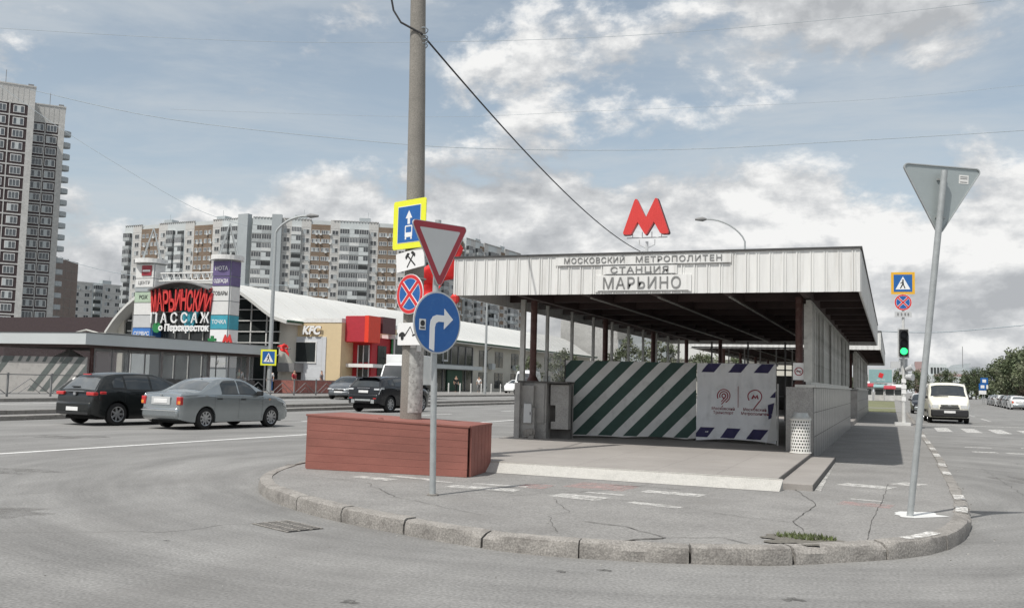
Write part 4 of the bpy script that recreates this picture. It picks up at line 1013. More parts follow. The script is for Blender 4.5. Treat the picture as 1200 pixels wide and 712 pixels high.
def make_car(kind,label,cat,spec,paint,loc,heading,group=None,glass='car_glass',detail=True,name='parked_car'):
    """heading: world angle of the nose direction; loc = rear axle centre on the ground"""
    s=spec['car']; t=thing(name,label,cat,(loc[0],loc[1],loc[2]),heading,group)
    ox=-s.xr
    def bl(b,nm,m,par=t,**k):
        b.v=[(x+ox,y,z) for x,y,z in b.v]; return b.build(nm,m,par,**k)
    bl(s.body(),'body',paint,smooth=True)
    b=MB(); b.box(.25,s.L-.25,-s.W/2+.22,s.W/2-.22,.17,min(s.zb(s.L/2)-.1,.62)); 
    bl(b,'underbody','dark_inside')
    hw=s.W/2
    for x in (s.xr,s.xf):
        for sd_ in (1,-1): wheel(t,x+ox,sd_*(hw-.13),s.wr,.21,sd_,spec.get('spokes',7))
    # side glass
    for (x0,x1,fa,fb) in spec['side']:
        for sg in (1,-1):
            b=MB(); s.patch(b,None,lambda x,fa=fa,fb=fb:(fa,max(fa+.01,min(fb,interp(spec['glasstop'],x)))),14,4,.006,sides=(sg,),x0=x0,x1=x1); bl(b,'side_window',glass,smooth='keep')
            b=MB(); s.patch(b,None,lambda x,fa=fa,fb=fb:(fa-.012,fa),14,1,.010,sides=(sg,),x0=x0-.02,x1=x1+.02); bl(b,'window_trim','s_black',smooth='keep')
    for nm,x0,x1,g in spec['end_glass']:
        b=MB(); tl=spec.get('gt',.735)
        s.patch(b,None,lambda x:(tl,1.0),10,8,.006,x0=x0,x1=x1); bl(b,nm,glass if g is None else g,smooth='weld')
    # door seams, sill trim, bumpers line
    for x in spec['seams']:
        for sg in (1,-1):
            b=MB(); vs=[]
            for k in range(9):
                tt=.04+.36*k/8; p=s.P(x,tt); vs+= [(p.x-.004,(p.y+.002)*sg,p.z),(p.x+.004,(p.y+.002)*sg,p.z)]
            b.add(vs,[(2*k,2*k+1,2*k+3,2*k+2) for k in range(8)]); bl(b,'door_seam','s_black',smooth='keep')
    for x in spec['handles']:
        for sg in (1,-1):
            p=s.P(x,.345); b=MB(); b.box(x-.09,x+.09,(p.y-.01)*sg,(p.y+.022)*sg,p.z-.018,p.z+.018); bl(b,'door_handle',spec.get('handle_mat','black_plastic'),bevel=.006)
    for sg in (1,-1):
        x=spec['mirror']; p=s.P(x,.42); b=MB(); b.box(x-.05,x+.06,(p.y-.02)*sg,(p.y+.17)*sg,p.z+.0,p.z+.13); bl(b,'mirror',spec.get('mirror_mat',paint),bevel=.025)
    for nm,m,x0,x1,t0,t1 in spec['lamps']:
        for sg in (1,-1):
            b=MB(); s.patch(b,None,lambda x:(t0,t1),6,4,.007,sides=(sg,),x0=x0,x1=x1); bl(b,nm,m,smooth='keep')
    for nm,m,x0,x1,y0,y1,z0,z1 in spec.get('boxes',()):
        b=MB(); b.box(x0,x1,y0,y1,z0,z1); bl(b,nm,m,bevel=.07 if 'bumper' in nm else (.022 if 'tail' in nm or 'head' in nm else min(.01,(z1-z0)*.2)),smooth='bumper' in nm)
    return t
# saloon
SED=Car(4.24,1.68,[(0,.52),(.01,.60),(.03,.93),(.10,.985),(.55,1.0),(.72,1.03),(1.22,1.345),(1.5,1.41),(2.0,1.43),(2.45,1.40),(3.15,1.0),(3.3,.965),(3.9,.83),(4.12,.70),(4.22,.60),(4.24,.40)],
    [(0,.9),(.6,.94),(1.5,.93),(3.1,.90),(3.9,.80),(4.24,.6)],[(0,.80),(.05,.88),(.25,.955),(.8,.99),(2,1.0),(3.2,.985),(3.8,.93),(4.1,.83),(4.2,.74),(4.24,.66)],.86,3.38,.295,sill=.20,tumble=.20,crown=.04,endz=(.30,.24))
spec_sed=dict(car=SED,side=[(1.42,2.02,.43,.665),(2.08,2.86,.43,.665)],glasstop=[(1.1,.45),(1.42,.62),(1.6,.672),(2.4,.672),(2.62,.62),(2.86,.45)],
    end_glass=[('rear_window',.80,1.20,'car_glass_rear'),('windscreen',2.52,3.10,None)],seams=[1.15,2.05,2.98],handles=[1.32,2.20],mirror=2.80,mirror_mat='s_black',
    lamps=[('headlight','lamp_clear',3.93,4.15,.30,.385),('side_repeater','lamp_orange',3.25,3.32,.28,.31)],
    boxes=[('tail_light','lamp_red',-.008,.10,.60,.765,.66,.88),('tail_light','lamp_red',-.008,.10,-.765,-.60,.66,.88),('indicator','lamp_orange',-.012,.08,.66,.76,.68,.77),('indicator','lamp_orange',-.012,.08,-.76,-.66,.68,.77),
      ('number_plate','plate',-.02,-.004,-.26,.26,.70,.815),('plate_recess','s_gray',-.010,.02,-.36,.36,.66,.87),('rear_bumper','car_silver',-.05,.22,-.70,.70,.30,.60),('bumper_strip','s_gray',-.056,-.048,-.70,.70,.50,.515),('boot_badge','rim',-.012,.02,-.04,.04,.90,.93),('front_bumper','car_silver',4.1,4.28,-.62,.62,.24,.52),('aerial','s_black',1.36,1.40,-.02,.02,1.40,1.46)],spokes=9)
hd=math.atan2(2.51,.36)
def rearaxle(cx_,cy_,W,h): # from right rear wheel contact (outer)
    return (cx_-math.sin(h)*(W/2-.05), cy_+math.cos(h)*(W/2-.05))
x,y=rearaxle(-17.46,21.63,1.68,hd)
make_car('sedan','silver grey four door saloon seen from behind in the near traffic lane','car',spec_sed,'car_silver',(x,y,.004),hd,name='saloon_car')
# hatchback
HAT=Car(4.28,1.81,[(0,.45),(.01,.62),(.05,.86),(.12,1.0),(.42,1.36),(.55,1.43),(1.0,1.485),(1.7,1.50),(2.3,1.46),(3.25,1.02),(3.5,.98),(4.0,.80),(4.22,.62),(4.28,.42)],
    [(0,.98),(.6,.99),(1.5,.96),(3.1,.93),(4.0,.78),(4.28,.6)],[(0,.82),(.06,.90),(.3,.965),(.9,1),(2.4,1.0),(3.3,.98),(3.9,.9),(4.15,.78),(4.28,.66)],.78,3.39,.32,sill=.21,tumble=.22,crown=.04,endz=(.34,.26))
spec_hat=dict(car=HAT,side=[(.62,.98,.45,.64),(1.04,1.85,.43,.665),(1.92,2.75,.43,.665)],glasstop=[(.5,.5),(.75,.63),(1.1,.67),(2.2,.67),(2.5,.62),(2.8,.45)],
    end_glass=[('rear_window',.13,.41,'car_glass_rear'),('windscreen',2.38,3.15,None)],seams=[1.0,1.9,2.95],handles=[1.22,2.1],mirror=2.78,handle_mat='car_black',
    lamps=[('headlight','lamp_clear',3.9,4.15,.3,.38)],
    boxes=[('tail_light','lamp_red',.005,.20,.50,.835,.83,.93),('tail_light','lamp_red',.005,.20,-.835,-.50,.83,.93),('tail_light_tip','lamp_red',.20,.40,.70,.878,.87,.95),('tail_light_tip','lamp_red',.20,.40,-.878,-.70,.87,.95),('number_plate','plate',-.055,-.04,-.26,.26,.40,.51),('rear_bumper','car_black',-.05,.25,-.76,.76,.30,.66),('chrome_strip','rim',-.0,.05,-.42,.42,.935,.95),('wiper','s_black',.12,.16,-.05,.3,1.06,1.08),('badge','rim',-.006,.04,-.05,.05,.83,.91),('brake_lamp','lamp_red',.36,.42,-.16,.16,1.40,1.43),('plate_step','black_plastic',-.052,.0,-.7,.7,.30,.37)],spokes=7)
hb=math.atan2(2.6,.42)
x,y=rearaxle(-20.28,21.35,1.81,hb)
make_car('hatch','black hatchback with red tail lights just ahead of the silver saloon','car',spec_hat,'car_black',(x,y,.004),hb,name='hatchback_car')
# SUV
SUV=Car(4.36,1.9,[(0,.55),(.01,.80),(.05,1.05),(.10,1.12),(.30,1.42),(.36,1.53),(.60,1.58),(1.4,1.635),(2.1,1.63),(2.5,1.58),(3.2,1.18),(3.45,1.13),(4.05,1.02),(4.28,.80),(4.36,.55)],
    [(0,1.12),(.6,1.14),(1.5,1.10),(3.1,1.04),(4.0,.95),(4.36,.7)],[(0,.84),(.06,.92),(.3,.97),(.9,1),(2.4,1.0),(3.4,.985),(4.0,.92),(4.25,.82),(4.36,.7)],.82,3.48,.365,sill=.30,tumble=.24,crown=.04,endz=(.42,.36))
spec_suv=dict(car=SUV,side=[(.72,1.10,.46,.63),(1.16,1.95,.44,.66),(2.0,2.85,.44,.66)],glasstop=[(.6,.5),(.8,.61),(1.2,.655),(2.3,.665),(2.6,.60),(2.9,.46)],
    end_glass=[('rear_window',.11,.29,None),('windscreen',2.55,3.12,None)],seams=[1.12,1.97,3.0],handles=[1.3,2.15],mirror=2.85,handle_mat='car_navy',
    lamps=[('tail_light','lamp_clear',.02,.30,.35,.395)],
    boxes=[('tail_light','lamp_clear',-.006,.12,.56,.84,.98,1.06),('tail_light','lamp_clear',-.006,.12,-.84,-.56,.98,1.06),('number_plate','plate',-.022,-.005,-.26,.26,.86,.97),('rear_bumper','car_navy',-.05,.25,-.80,.80,.42,.80),('skid_plate','galv',-.062,-.048,-.42,.42,.50,.58),('skid_corner','galv',-.06,-.045,-.62,-.44,.40,.56),('skid_corner','galv',-.06,-.045,.44,.62,.40,.56),('lettering','rim',-.01,.0,-.34,.34,1.06,1.085),('spoiler','car_navy',.20,.46,-.6,.6,1.535,1.57),('reflector','lamp_red',-.056,-.049,-.72,-.56,.60,.64),('reflector','lamp_red',-.056,-.049,.56,.72,.60,.64)],spokes=8)
hv=math.atan2(1,.10); x,y=rearaxle(-21.0,38.6,1.9,hv)
make_car('suv','black sport utility vehicle behind the red box, seen from behind','car',spec_suv,'car_navy',(x,y,.004),hv,name='sport_utility_car')
# dark saloon parked facing the camera beyond the side road
sp=dict(spec_sed); sp['boxes']=[('grille','s_black',4.225,4.26,-.30,.30,.50,.62),('number_plate','plate',4.285,4.30,-.26,.26,.40,.50),('front_bumper','car_gray',4.12,4.28,-.64,.64,.24,.5),('headlight','lamp_clear',4.0,4.235,.44,.70,.58,.67),('headlight','lamp_clear',4.0,4.235,-.70,-.44,.58,.67)]; sp['lamps']=[]
make_car('bmw','dark grey saloon parked facing us in front of the low brick wall','car',sp,'car_gray',(-31.6,53.6,.204),R_(-78)+0,name='saloon_car')
# vans: short bonnet, high box
VAN=Car(4.9,1.97,[(0,.5),(.01,1.6),(.04,1.95),(.12,2.02),(.6,2.05),(3.0,2.06),(3.4,2.03),(3.55,1.96),(4.15,1.34),(4.25,1.29),(4.72,1.10),(4.86,.92),(4.9,.50)],
    [(0,1.25),(3.2,1.25),(4.2,1.2),(4.7,1.0),(4.9,.7)],[(0,.96),(.05,.985),(.4,1),(3.6,1.0),(4.2,.99),(4.6,.96),(4.82,.86),(4.9,.76)],.95,3.88,.335,sill=.30,tumble=.09,crown=.04,endz=(.36,.30),sm=2)
spec_van=dict(car=VAN,side=[(.3,1.6,.46,.66),(1.7,2.7,.46,.66),(2.85,3.75,.44,.66)],glasstop=[(.2,.66),(3.4,.66),(3.7,.60),(4.1,.46)],
    end_glass=[('windscreen',3.58,4.12,None)],gt=.72,seams=[2.8,3.85],handles=[3.0],mirror=4.0,mirror_mat='s_black',lamps=[('headlight','lamp_clear',4.60,4.82,.28,.385)],
    boxes=[('grille','s_black',4.80,4.905,-.40,.40,.86,.935),('grille_bar','galv',4.90,4.915,-.38,.38,.885,.90),('badge','rim',4.895,4.92,-.08,.08,.87,.92),('grille','s_black',4.86,4.91,-.45,.45,.74,.82),('bumper','black_plastic',4.60,4.98,-.86,.86,.32,.70),('number_plate','plate',4.985,4.995,-.26,.26,.52,.63),('headlight','lamp_clear',4.70,4.885,.50,.80,.74,.93),('headlight','lamp_clear',4.70,4.885,-.80,-.50,.74,.93),('wiper','s_black',4.16,4.2,-.7,.0,1.34,1.36),('rubbing_strip','black_plastic',1.3,3.4,.975,.995,.55,.66),('rubbing_strip','black_plastic',1.3,3.4,-.995,-.975,.55,.66),('sill_trim','black_plastic',1.3,3.4,.90,.98,.28,.36),('roof_gutter','s_gray',.2,3.5,.80,.84,2.0,2.02),('roof_gutter','s_gray',.2,3.5,-.84,-.80,2.0,2.02)],spokes=6)
make_car('van','cream van with black bumper driving towards us on the right road','van',spec_van,'car_cream',(2.55,57.0,.004),R_(-88),name='delivery_van')
HV=Car(5.6,1.99,[(0,.5),(.01,2.2),(.05,2.5),(.2,2.55),(3.9,2.56),(4.3,2.45),(4.5,2.25),(5.1,1.35),(5.2,1.25),(5.45,1.05),(5.56,.8),(5.6,.5)],
    [(0,1.2),(4,1.2),(5,1.1),(5.4,.9),(5.6,.7)],[(0,.96),(.05,.985),(.4,1),(4.3,1.0),(5.0,.97),(5.45,.88),(5.6,.76)],1.1,4.6,.34,sill=.30,tumble=.14,crown=.06,endz=(.36,.30))
spec_hv=dict(car=HV,side=[(3.7,4.6,.44,.60)],glasstop=[(3.6,.6),(4.2,.6),(4.7,.46)],end_glass=[('windscreen',4.50,5.06,None)],gt=.725,seams=[3.6],handles=[3.8],mirror=4.7,mirror_mat='s_black',lamps=[('headlight','lamp_clear',5.3,5.5,.3,.385)],
    boxes=[('bumper','black_plastic',5.35,5.66,-.86,.86,.32,.62),('number_plate','plate',5.665,5.675,-.26,.26,.45,.55),('grille','s_black',5.52,5.61,-.42,.42,.75,.95)],spokes=6)
make_car('hv','white high roof van parked at the far kerb by the entrance pier','van',spec_hv,'car_white',(-34.6,93.4,.204),R_(-80),name='delivery_van')
# white box truck behind the SUV
t=thing('box_truck','white box truck standing behind the black sport utility vehicle','truck',(-30.6,58.0,.204),R_(-78))
b=MB(); b.box(-3.9,.4,-1.15,1.15,.95,2.95); b.build('cargo_box','car_white',t,bevel=.03)
b=MB(); b.v=[]; b.add([(.5,-1.0,.6),(2.2,-1.0,.6),(2.2,-1.0,1.35),(1.6,-.95,2.25),(.5,-.95,2.4),(.5,1.0,.6),(2.2,1.0,.6),(2.2,1.0,1.35),(1.6,.95,2.25),(.5,.95,2.4)],[(0,1,2,3,4),(9,8,7,6,5),(0,5,6,1),(1,6,7,2),(2,7,8,3),(3,8,9,4),(4,9,5,0)]); b.build('cab','car_white',t,bevel=.06)
b=MB(); b.add([(2.17,-.88,1.42),(2.17,.88,1.42),(1.64,.84,2.18),(1.64,-.84,2.18)],[(0,1,2,3)]); o=b.build('windscreen','car_glass',t,smooth='keep'); o.location=(.03,0,.02)
b=MB(); b.box(-3.8,2.1,-.5,.5,.5,.95); b.build('chassis','dark_inside',t)
for x in (-2.6,1.4):
    for sd_ in (1,-1): wheel(t,x,sd_*.95,.4,.25,sd_,6)
# parked cars far along the right side
cols_=['car_white','car_gray','car_silver','car_black','car_white','car_navy','car_silver','car_gray']
labs=['white saloon nearest in the far row parked beside the trees','dark grey hatchback second in the row parked beside the trees','silver saloon in the middle of the row parked beside the trees','black hatchback fourth in the row parked beside the trees','white hatchback fifth in the row parked beside the trees','black saloon sixth in the row parked beside the trees','silver hatchback seventh in the far parked row','grey saloon last in the far parked row by the trees']
for k in range(8):
    sp=spec_sed if k in (0,2,5,7) else spec_hat
    make_car('c',labs[k],'car',sp,cols_[k],(12.2+.35*k**.8,112+k*6.2,.004),R_(91),'cars parked in the row by the trees',name='parked_car')
# car half hidden behind the cream van and a few far ones
make_car('c','dark saloon half hidden to the left of the cream van','car',spec_sed,'car_navy',(.9+1.2,78,.004),R_(-90),name='saloon_car')
for k,(x,y,c,lb,sp) in enumerate(((4.5,150,'car_silver','silver car driving far down the right road',spec_hat),(3.0,128,'car_white','white car far down the right road behind the van',spec_sed),(-43.5,118,'car_white','white saloon parked past the mall seen between canopy posts',spec_sed),(-38.5,101,'car_white','white hatchback parked behind the white high roof van',spec_hat))):
    make_car('c',lb,'car',sp,c,(x,y,.004 if x>0 else FZ),R_(-90),name='parked_car')
# ------------------------------------------------------------------ third pavilion across the road
PX3=-40.45
P3=thing('metro_pavilion','long low metro entrance canopy across the road with glazed sides','pavilion',(0,0,0))
Y0,Y1=40,56.5
b=MB(); b.box(-49,PX3,Y0,Y1,2.95,3.58); b.build('fascia','panel_lt',P3); b=MB(); b.box(-49.03,PX3+.03,Y0-.03,Y1+.03,3.58,3.62); b.build('roof_edge','fascia_edge',P3)
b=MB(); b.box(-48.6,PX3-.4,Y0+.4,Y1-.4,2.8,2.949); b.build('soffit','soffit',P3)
b=MB(); b.tube([(-46.5,44,3.55),(-44.5,44,3.95),(-42.5,44,3.55)],.05,6); b.prism([(-47,43),(-42,43),(-42,47),(-47,47)],3.6,3.75); b.build('roof_light','alum',P3)
b=MB(); b.box(PX3-.9,PX3-.7,Y0+1.5,Y1-.5,FZ-.02,1.15); b.box(-48.4,-48.2,Y0+1.5,Y1-.5,FZ-.02,1.15); b.build('low_wall','stone_dark',P3)
y=Y0+1.5
while y<Y1-.4:
    b=MB(); b.box(PX3-.83,PX3-.77,y-.03,y+.03,1.15,2.95); b.build('mullion','rail',P3); y+=1.3
for y in (Y0+1.5,Y0+7,Y0+11.4,Y1-1): 
    b=MB(); b.cyl(PX3-1.0,y,FZ,2.95,.11,10); b.build('column','maroon',P3)
b=MB(); b.box(PX3-.80,PX3-.795,Y0+1.6,Y1-.6,1.15,2.95); b.build('glazing','pav_glass',P3)
b=MB(); b.box(-48.3,-48.2,Y0+1.6,Y1-.6,1.15,2.95); b.build('rear_glazing','pav_glass',P3)
t=thing('side_hoarding','long dark grey diagonally striped hoarding before the far canopy','hoarding',(-48.5,40.6,FZ)); 
b=MB(); b.box(0,7.6,0,.06,0,1.95); b.build('panel','stone_gray',t)
for k in range(14):
    b=MB(); q=clip_poly([(k*.9-2.0,0),(k*.9-1.5,0),(k*.9+.35,1.95),(k*.9-.15,1.95)],0,7.6,0,1.95)
    if q and k not in (3,4,5): b.plate(q,-.012,-.001); b.build('stripe','stripe_grey',t)
for k in range(12):
    b=MB(); b.plate([(k*.62+.05,1.66),(k*.62+.28,1.66),(k*.62+.46,1.95),(k*.62+.23,1.95)],-.016,-.013); b.build('edge_block','stripe_grey',t)
t=thing('market_umbrella','blue and white umbrella beyond the dark striped hoarding','umbrella',(-46.2,44.5,FZ)); b=MB(); b.tube([(0,0,1.95),(0,0,2.5)],[1.0,.03],8); b.build('canopy','s_white',t); b=MB(); b.cyl(0,0,0,2.4,.03,8); b.build('pole','steel',t); b=MB(); b.tube([(0,0,1.9),(0,0,1.98)],[1.02,.98],8,cap=False); b.build('valance','blue_p',t)
# pedestrian railing with chevron infill
def railing(par,x,y0,y1,z):
    b=MB(); n=int((y1-y0)/2.2); 
    b.box(x-.02,x+.02,y0,y1,z+.95,z+.99); b.box(x-.02,x+.02,y0,y1,z+.12,z+.15); b.build('rail',"rail",par)
    for k in range(n+1):
        y=y0+(y1-y0)*k/n; b=MB(); b.box(x-.035,x+.035,y-.035,y+.035,z,z+1.05); b.build('post','rail',par)
    for k in range(n):
        ya=y0+(y1-y0)*k/n; d=(y1-y0)/n; b=MB()
        b.tube([(x,ya+.1,z+.15),(x,ya+d/2,z+.8),(x,ya+d-.1,z+.15)],.02,5); b.tube([(x,ya+d*.25,z+.15),(x,ya+d/2,z+.5),(x,ya+d*.75,z+.15)],.015,5); b.build('chevron','rail_white' if y0>45 else 'rail',par)
t=thing('street_railing','dark pedestrian railing in front of the striped hoarding across the road','railing',(0,0,0)); railing(t,-35.6,24,38,FZ)
t=thing('street_railing','pedestrian railing with pale chevrons ahead of the silver saloon','railing',(0,0,0)); railing(t,-35.2,44.5,57,FZ)
t=tag(MB().box(-40.6,-38.6,57.5,66.0,FZ-.02,1.25).build('brick_wall','brick_red'),'low red brick wall beside the entrance across the road','wall')
for k in range(14):
    lab='grey bollard in the row along the far mall frontage'
    b=MB(); b.tube([(0,0,0),(0,0,.9),(0,0,.96)],[.07,.07,.03],8); o=b.build('bollard','rail_white'); o.location=(-38.8,80+k*2.6,FZ); tag(o,lab,'bollard','bollards along the mall frontage')
# ------------------------------------------------------------------ the mall
MX=-46.0; MY0=66; MY1=152
t=thing('shopping_mall','long shopping mall with pale vaulted roof and glazed arched gable','mall',(0,0,0))
cs_=[(-63.4,5.0),(-62.3,6.4),(-60.8,7.7),(-59.2,8.6),(-57.2,9.15),(-55.0,9.35),(-52.8,9.3),(-51.0,9.05),(-49.6,8.45),(-48.4,7.75),(-47.2,6.95),(-46.2,6.35),(-44.8,5.95)]
cs_=[tuple(p) for p in smooth_tab(cs_,1)]
b=MB(); n=len(cs_); NY=1
vs=[(x,MY0-1.3,z) for x,z in cs_]+[(x,MY1,z) for x,z in cs_]+[(x,MY0-1.3,z-.28) for x,z in cs_]+[(x,MY1,z-.28) for x,z in cs_]
fs=[]
for k in range(n-1): fs+=[(k,k+1,n+k+1,n+k),(2*n+k,3*n+k,3*n+k+1,2*n+k+1),(k,2*n+k,2*n+k+1,k+1),(n+k,n+k+1,3*n+k+1,3*n+k)]
fs+=[(0,n,3*n,2*n),(n-1,3*n-1,4*n-1,2*n-1)]; b.add(vs,fs); b.build('vaulted_roof','mall_roof',t,smooth=True)
for y in range(int(MY0),int(MY1),3):
    b=MB()
    for (x,z),(x2,z2) in zip(cs_[6:],cs_[7:]): b.add([(x,y,z+.0),(x2,y,z2+.0),(x2,y,z2+.035),(x,y,z+.035),(x,y+.05,z),(x2,y+.05,z2),(x2,y+.05,z2+.035),(x,y+.05,z+.035)],[(0,1,2,3),(7,6,5,4),(3,2,6,7)])
    b.build('roof_seam','roof_seam',t)
b=MB(); P=[(x+.25*(1 if x<-54 else -1),z-.3) for x,z in cs_]; P=[p for p in P if p[0]>-62.8 and p[0]<-46.2]; b.plate([(-62.6,FZ)]+P+[(-46.3,FZ)],MY0,MY0+.2); b.build('gable_glass','dark_glass',t)
def archz(x): return interp(cs_,x)-.3
b=MB()
for x in [-61.5+1.55*k for k in range(10)]: b.box(x-.05,x+.05,MY0-.08,MY0-.001,FZ,archz(x))
for z in (3.2,4.2,5.1,6.0,6.9,7.8):
    xs=[x for x in [-62+.1*k for k in range(160)] if archz(x)>z]; b.box(xs[0],xs[-1],MY0-.12,MY0-.085,z-.04,z+.04)
b.build('glazing_bar','white_frame',t)
b=MB(); b.box(-62.9,-62.3,MY0-.2,MY0+.3,FZ,6.1); b.build('gable_post','mall_wall',t)
# side wall with rounded corner
b=MB(); P=[(-46.3,MY0)]+[(-46.3+1.1*math.sin(a*.2618),MY0+1.1-1.1*math.cos(a*.2618)) for a in range(1,7)]+[(-45.2,MY0+6.4),(-46.4,MY0+6.4)]; b.prism(P,FZ-.02,5.9); b.build('corner_wall','mall_wall',t,smooth=True)
b=MB(); b.box(MX-.3,MX,MY0+6.4,MY1,FZ-.02,6.1); b.build('side_wall','mall_wall',t)
b=MB(); b.box(MX-16.8,MX-16.6,MY0,MY1,FZ-.02,5.0); b.box(MX-16.6,MX-.3,MY1-.2,MY1-.0,FZ-.02,6.3); b.build('rear_wall','mall_wall',t)
b=MB(); b.tube([(-44.75,MY0-1.2,5.9),(-44.75,MY1,5.9)],.1,6); b.build('gutter','green_dark',t)
for y in (75+4,108,124,140): b=MB(); b.tube([(-44.85,y,5.85),(-45.7,y,5.2),(-45.9,y,4.9),(-45.9,y,FZ)],.06,6); b.build('downpipe','rail',t)
# glazed bays of the long side
b=MB(); b.box(MX,MX+.12,80,104,.4,2.7); b.box(MX,MX+.12,80,104,3.3,5.4); b.build('shop_front','dark_glass',t)
b=MB()
for k in range(13): b.box(MX+.12,MX+.2,80+2*k-.06,80+2*k+.06,.4,5.4)
for z in (2.7,3.25,5.4): b.box(MX+.12,MX+.22,80,104,z,z+.08)
b.build('shop_frame','rail',t)
b=MB(); b.box(MX,MX+1.2,80,104.5,2.78,3.2); b.build('canopy_band','panel_lt',t)
b=MB(); b.box(MX+.13,MX+.25,97,101,.4,2.7); b.build('green_entrance','green_dark',t)
for k,y in enumerate((90.5,93.5,96.5)): b=MB(); b.box(MX+.13,MX+.18,y-.7,y+.7,3.6,4.9); b.build('poster','s_gray',t); b=MB(); b.box(MX+.18,MX+.2,y-.45,y+.45,3.8,4.7); b.build('poster_panel','dark_glass',t)
for y in (107.5,112.5,118,124.5,131,137,143):
    for z0,z1 in ((3.3,5.2),(.7,2.6)):
        b=MB(); b.box(MX,MX+.06,y-1.3,y+1.3,z0,z1); b.mi(1); b.box(MX+.06,MX+.1,y-.05,y+.05,z0,z1); b.box(MX+.06,MX+.1,y-1.3,y+1.3,z0+1.3,z0+1.36); b.build('window',['dark_glass','rail'],t)
for k in range(4):
    b=MB(); b.box(MX+.1,MX+.6,109+k*8,110+k*8,3,3.7); b.build('air_conditioner','panel_lt',t)
# the restaurant block that juts out of the mall
KY=72; KX0,KX1=-49.0,-43.9
t=thing('restaurant_block','beige and red restaurant block jutting from the mall, white raised letters','restaurant',(0,0,0))
b=MB(); b.box(KX0,KX1,KY,KY+10,FZ-.02,6.35); b.build('beige_wall','beige',t)
b=MB(); b.box(KX0-.05,KX1+.02,KY-.05,KY+10,6.35,6.72); b.build('parapet','white_frame',t)
b=MB(); b.box(-48.9,-45.35,KY-.1,KY-.001,FZ,5.1); b.build('pale_portal','wall_pale',t)
b=MB(); b.box(-48.75,-46.35,KY-.14,KY-.101,2.9,4.6); b.build('window','dark_glass',t); b=MB(); b.ring(rect(-48.85,-46.25,2.8,4.7),rect(-48.75,-46.35,2.9,4.6),KY-.17,KY-.102); b.build('window_frame','white_frame',t)
b=MB()
for z in (1.5,2.6): b.box(-47.6,-45.7,KY-.106,KY-.1005,z,z+.03)
b.box(-45.75,-45.70,KY-.106,KY-.1005,FZ,5.1); b.build('panel_joint','s_gray',t)
o=text_obj('lettering','KFC',.98,'s_white',t,(-46.75,KY-.25,5.62),ext=.06,weight=.05,mat2='maroon'); 
for v_ in o.data.vertices: v_.co.x+=.22*v_.co.y
b=MB(); b.box(-49.2,-47.5,KY-1.6,KY-.2,2.0,2.75); b.build('entrance_canopy','rail',t)
b=MB(); b.box(-48.6,-47.75,KY-.16,KY-.002,FZ,2.0); b.build('door','soffit',t)
# red corner
b=MB(); b.box(KX1+.02,-42.0,KY+2.0,KY+8,FZ-.02,5.2); b.build('red_wall','wall_red',t)
b=MB(); b.box(-43.9,-41.95,KY+.6,KY+.75,4.75,6.95); b.build('red_panel','panel_red',t)
b=MB(); b.box(-41.948,-41.55,KY+.55,KY+2.6,4.7,7.0); b.box(-43.9,-41.96,KY+.76,KY+2.6,4.7,6.98); b.build('sign_tower','bright_red',t)
b=MB(); b.box(-42.0,-41.5,KY+2.9,KY+5.3,5.6,7.05); b.build('dark_panel','panel_dred',t)
b=MB(); b.box(-43.3,-42.2,KY+.55,KY+.598,4.9,6.85); b.build('panel_stripe','s_white',t) if 0 else None
b=MB(); b.box(-43.25,-42.25,KY+1.93,KY+2.0,3.0,4.5); b.box(-42.0,-41.93,KY+3.0,KY+4.5,1.0,4.5); b.build('window','dark_glass',t)
b=MB(); b.box(-43.95,-41.2,KY+.9,KY+2.6,2.55,2.85); b.build('door_canopy','white_frame',t)
b=MB(); b.box(-43.3,-42.2,KY+1.9,KY+1.999,FZ,2.4); b.build('door','dark_glass',t)
for x in (-43.3,-42.75,-42.2): b=MB(); b.box(x-.04,x+.04,KY+1.85,KY+1.93,FZ,4.5); b.build('door_frame','s_gray',t)
for z0,z1 in ((3.4,5.2),):
    b=MB()
    for y in (KY+4.9,KY+7.0,KY+8.6): b.box(-41.4,-41.3,y-.05,y+.05,z0,z1+.2)
    b.box(-41.4,-41.3,KY+4.9,KY+8.6,z0,z0+.1); b.box(-42.6,-41.2,KY+4.8,KY+8.8,z1,z1+.35); b.build('balcony_frame','white_frame',t)
b=MB(); b.box(-41.98,-41.9,KY+5.3,KY+7.9,.5,5.2); b.build('side_glazing','dark_glass',t)
b=MB(); b.box(-41.9,-41.8,KY+5.3,KY+5.45,.5,5.2); b.box(-41.9,-41.8,KY+6.5,KY+6.6,2.9,3.9); b.build('green_trim','green',t)
t.scale=(.93,.93,.93); t.location=(-.25,0,.02)
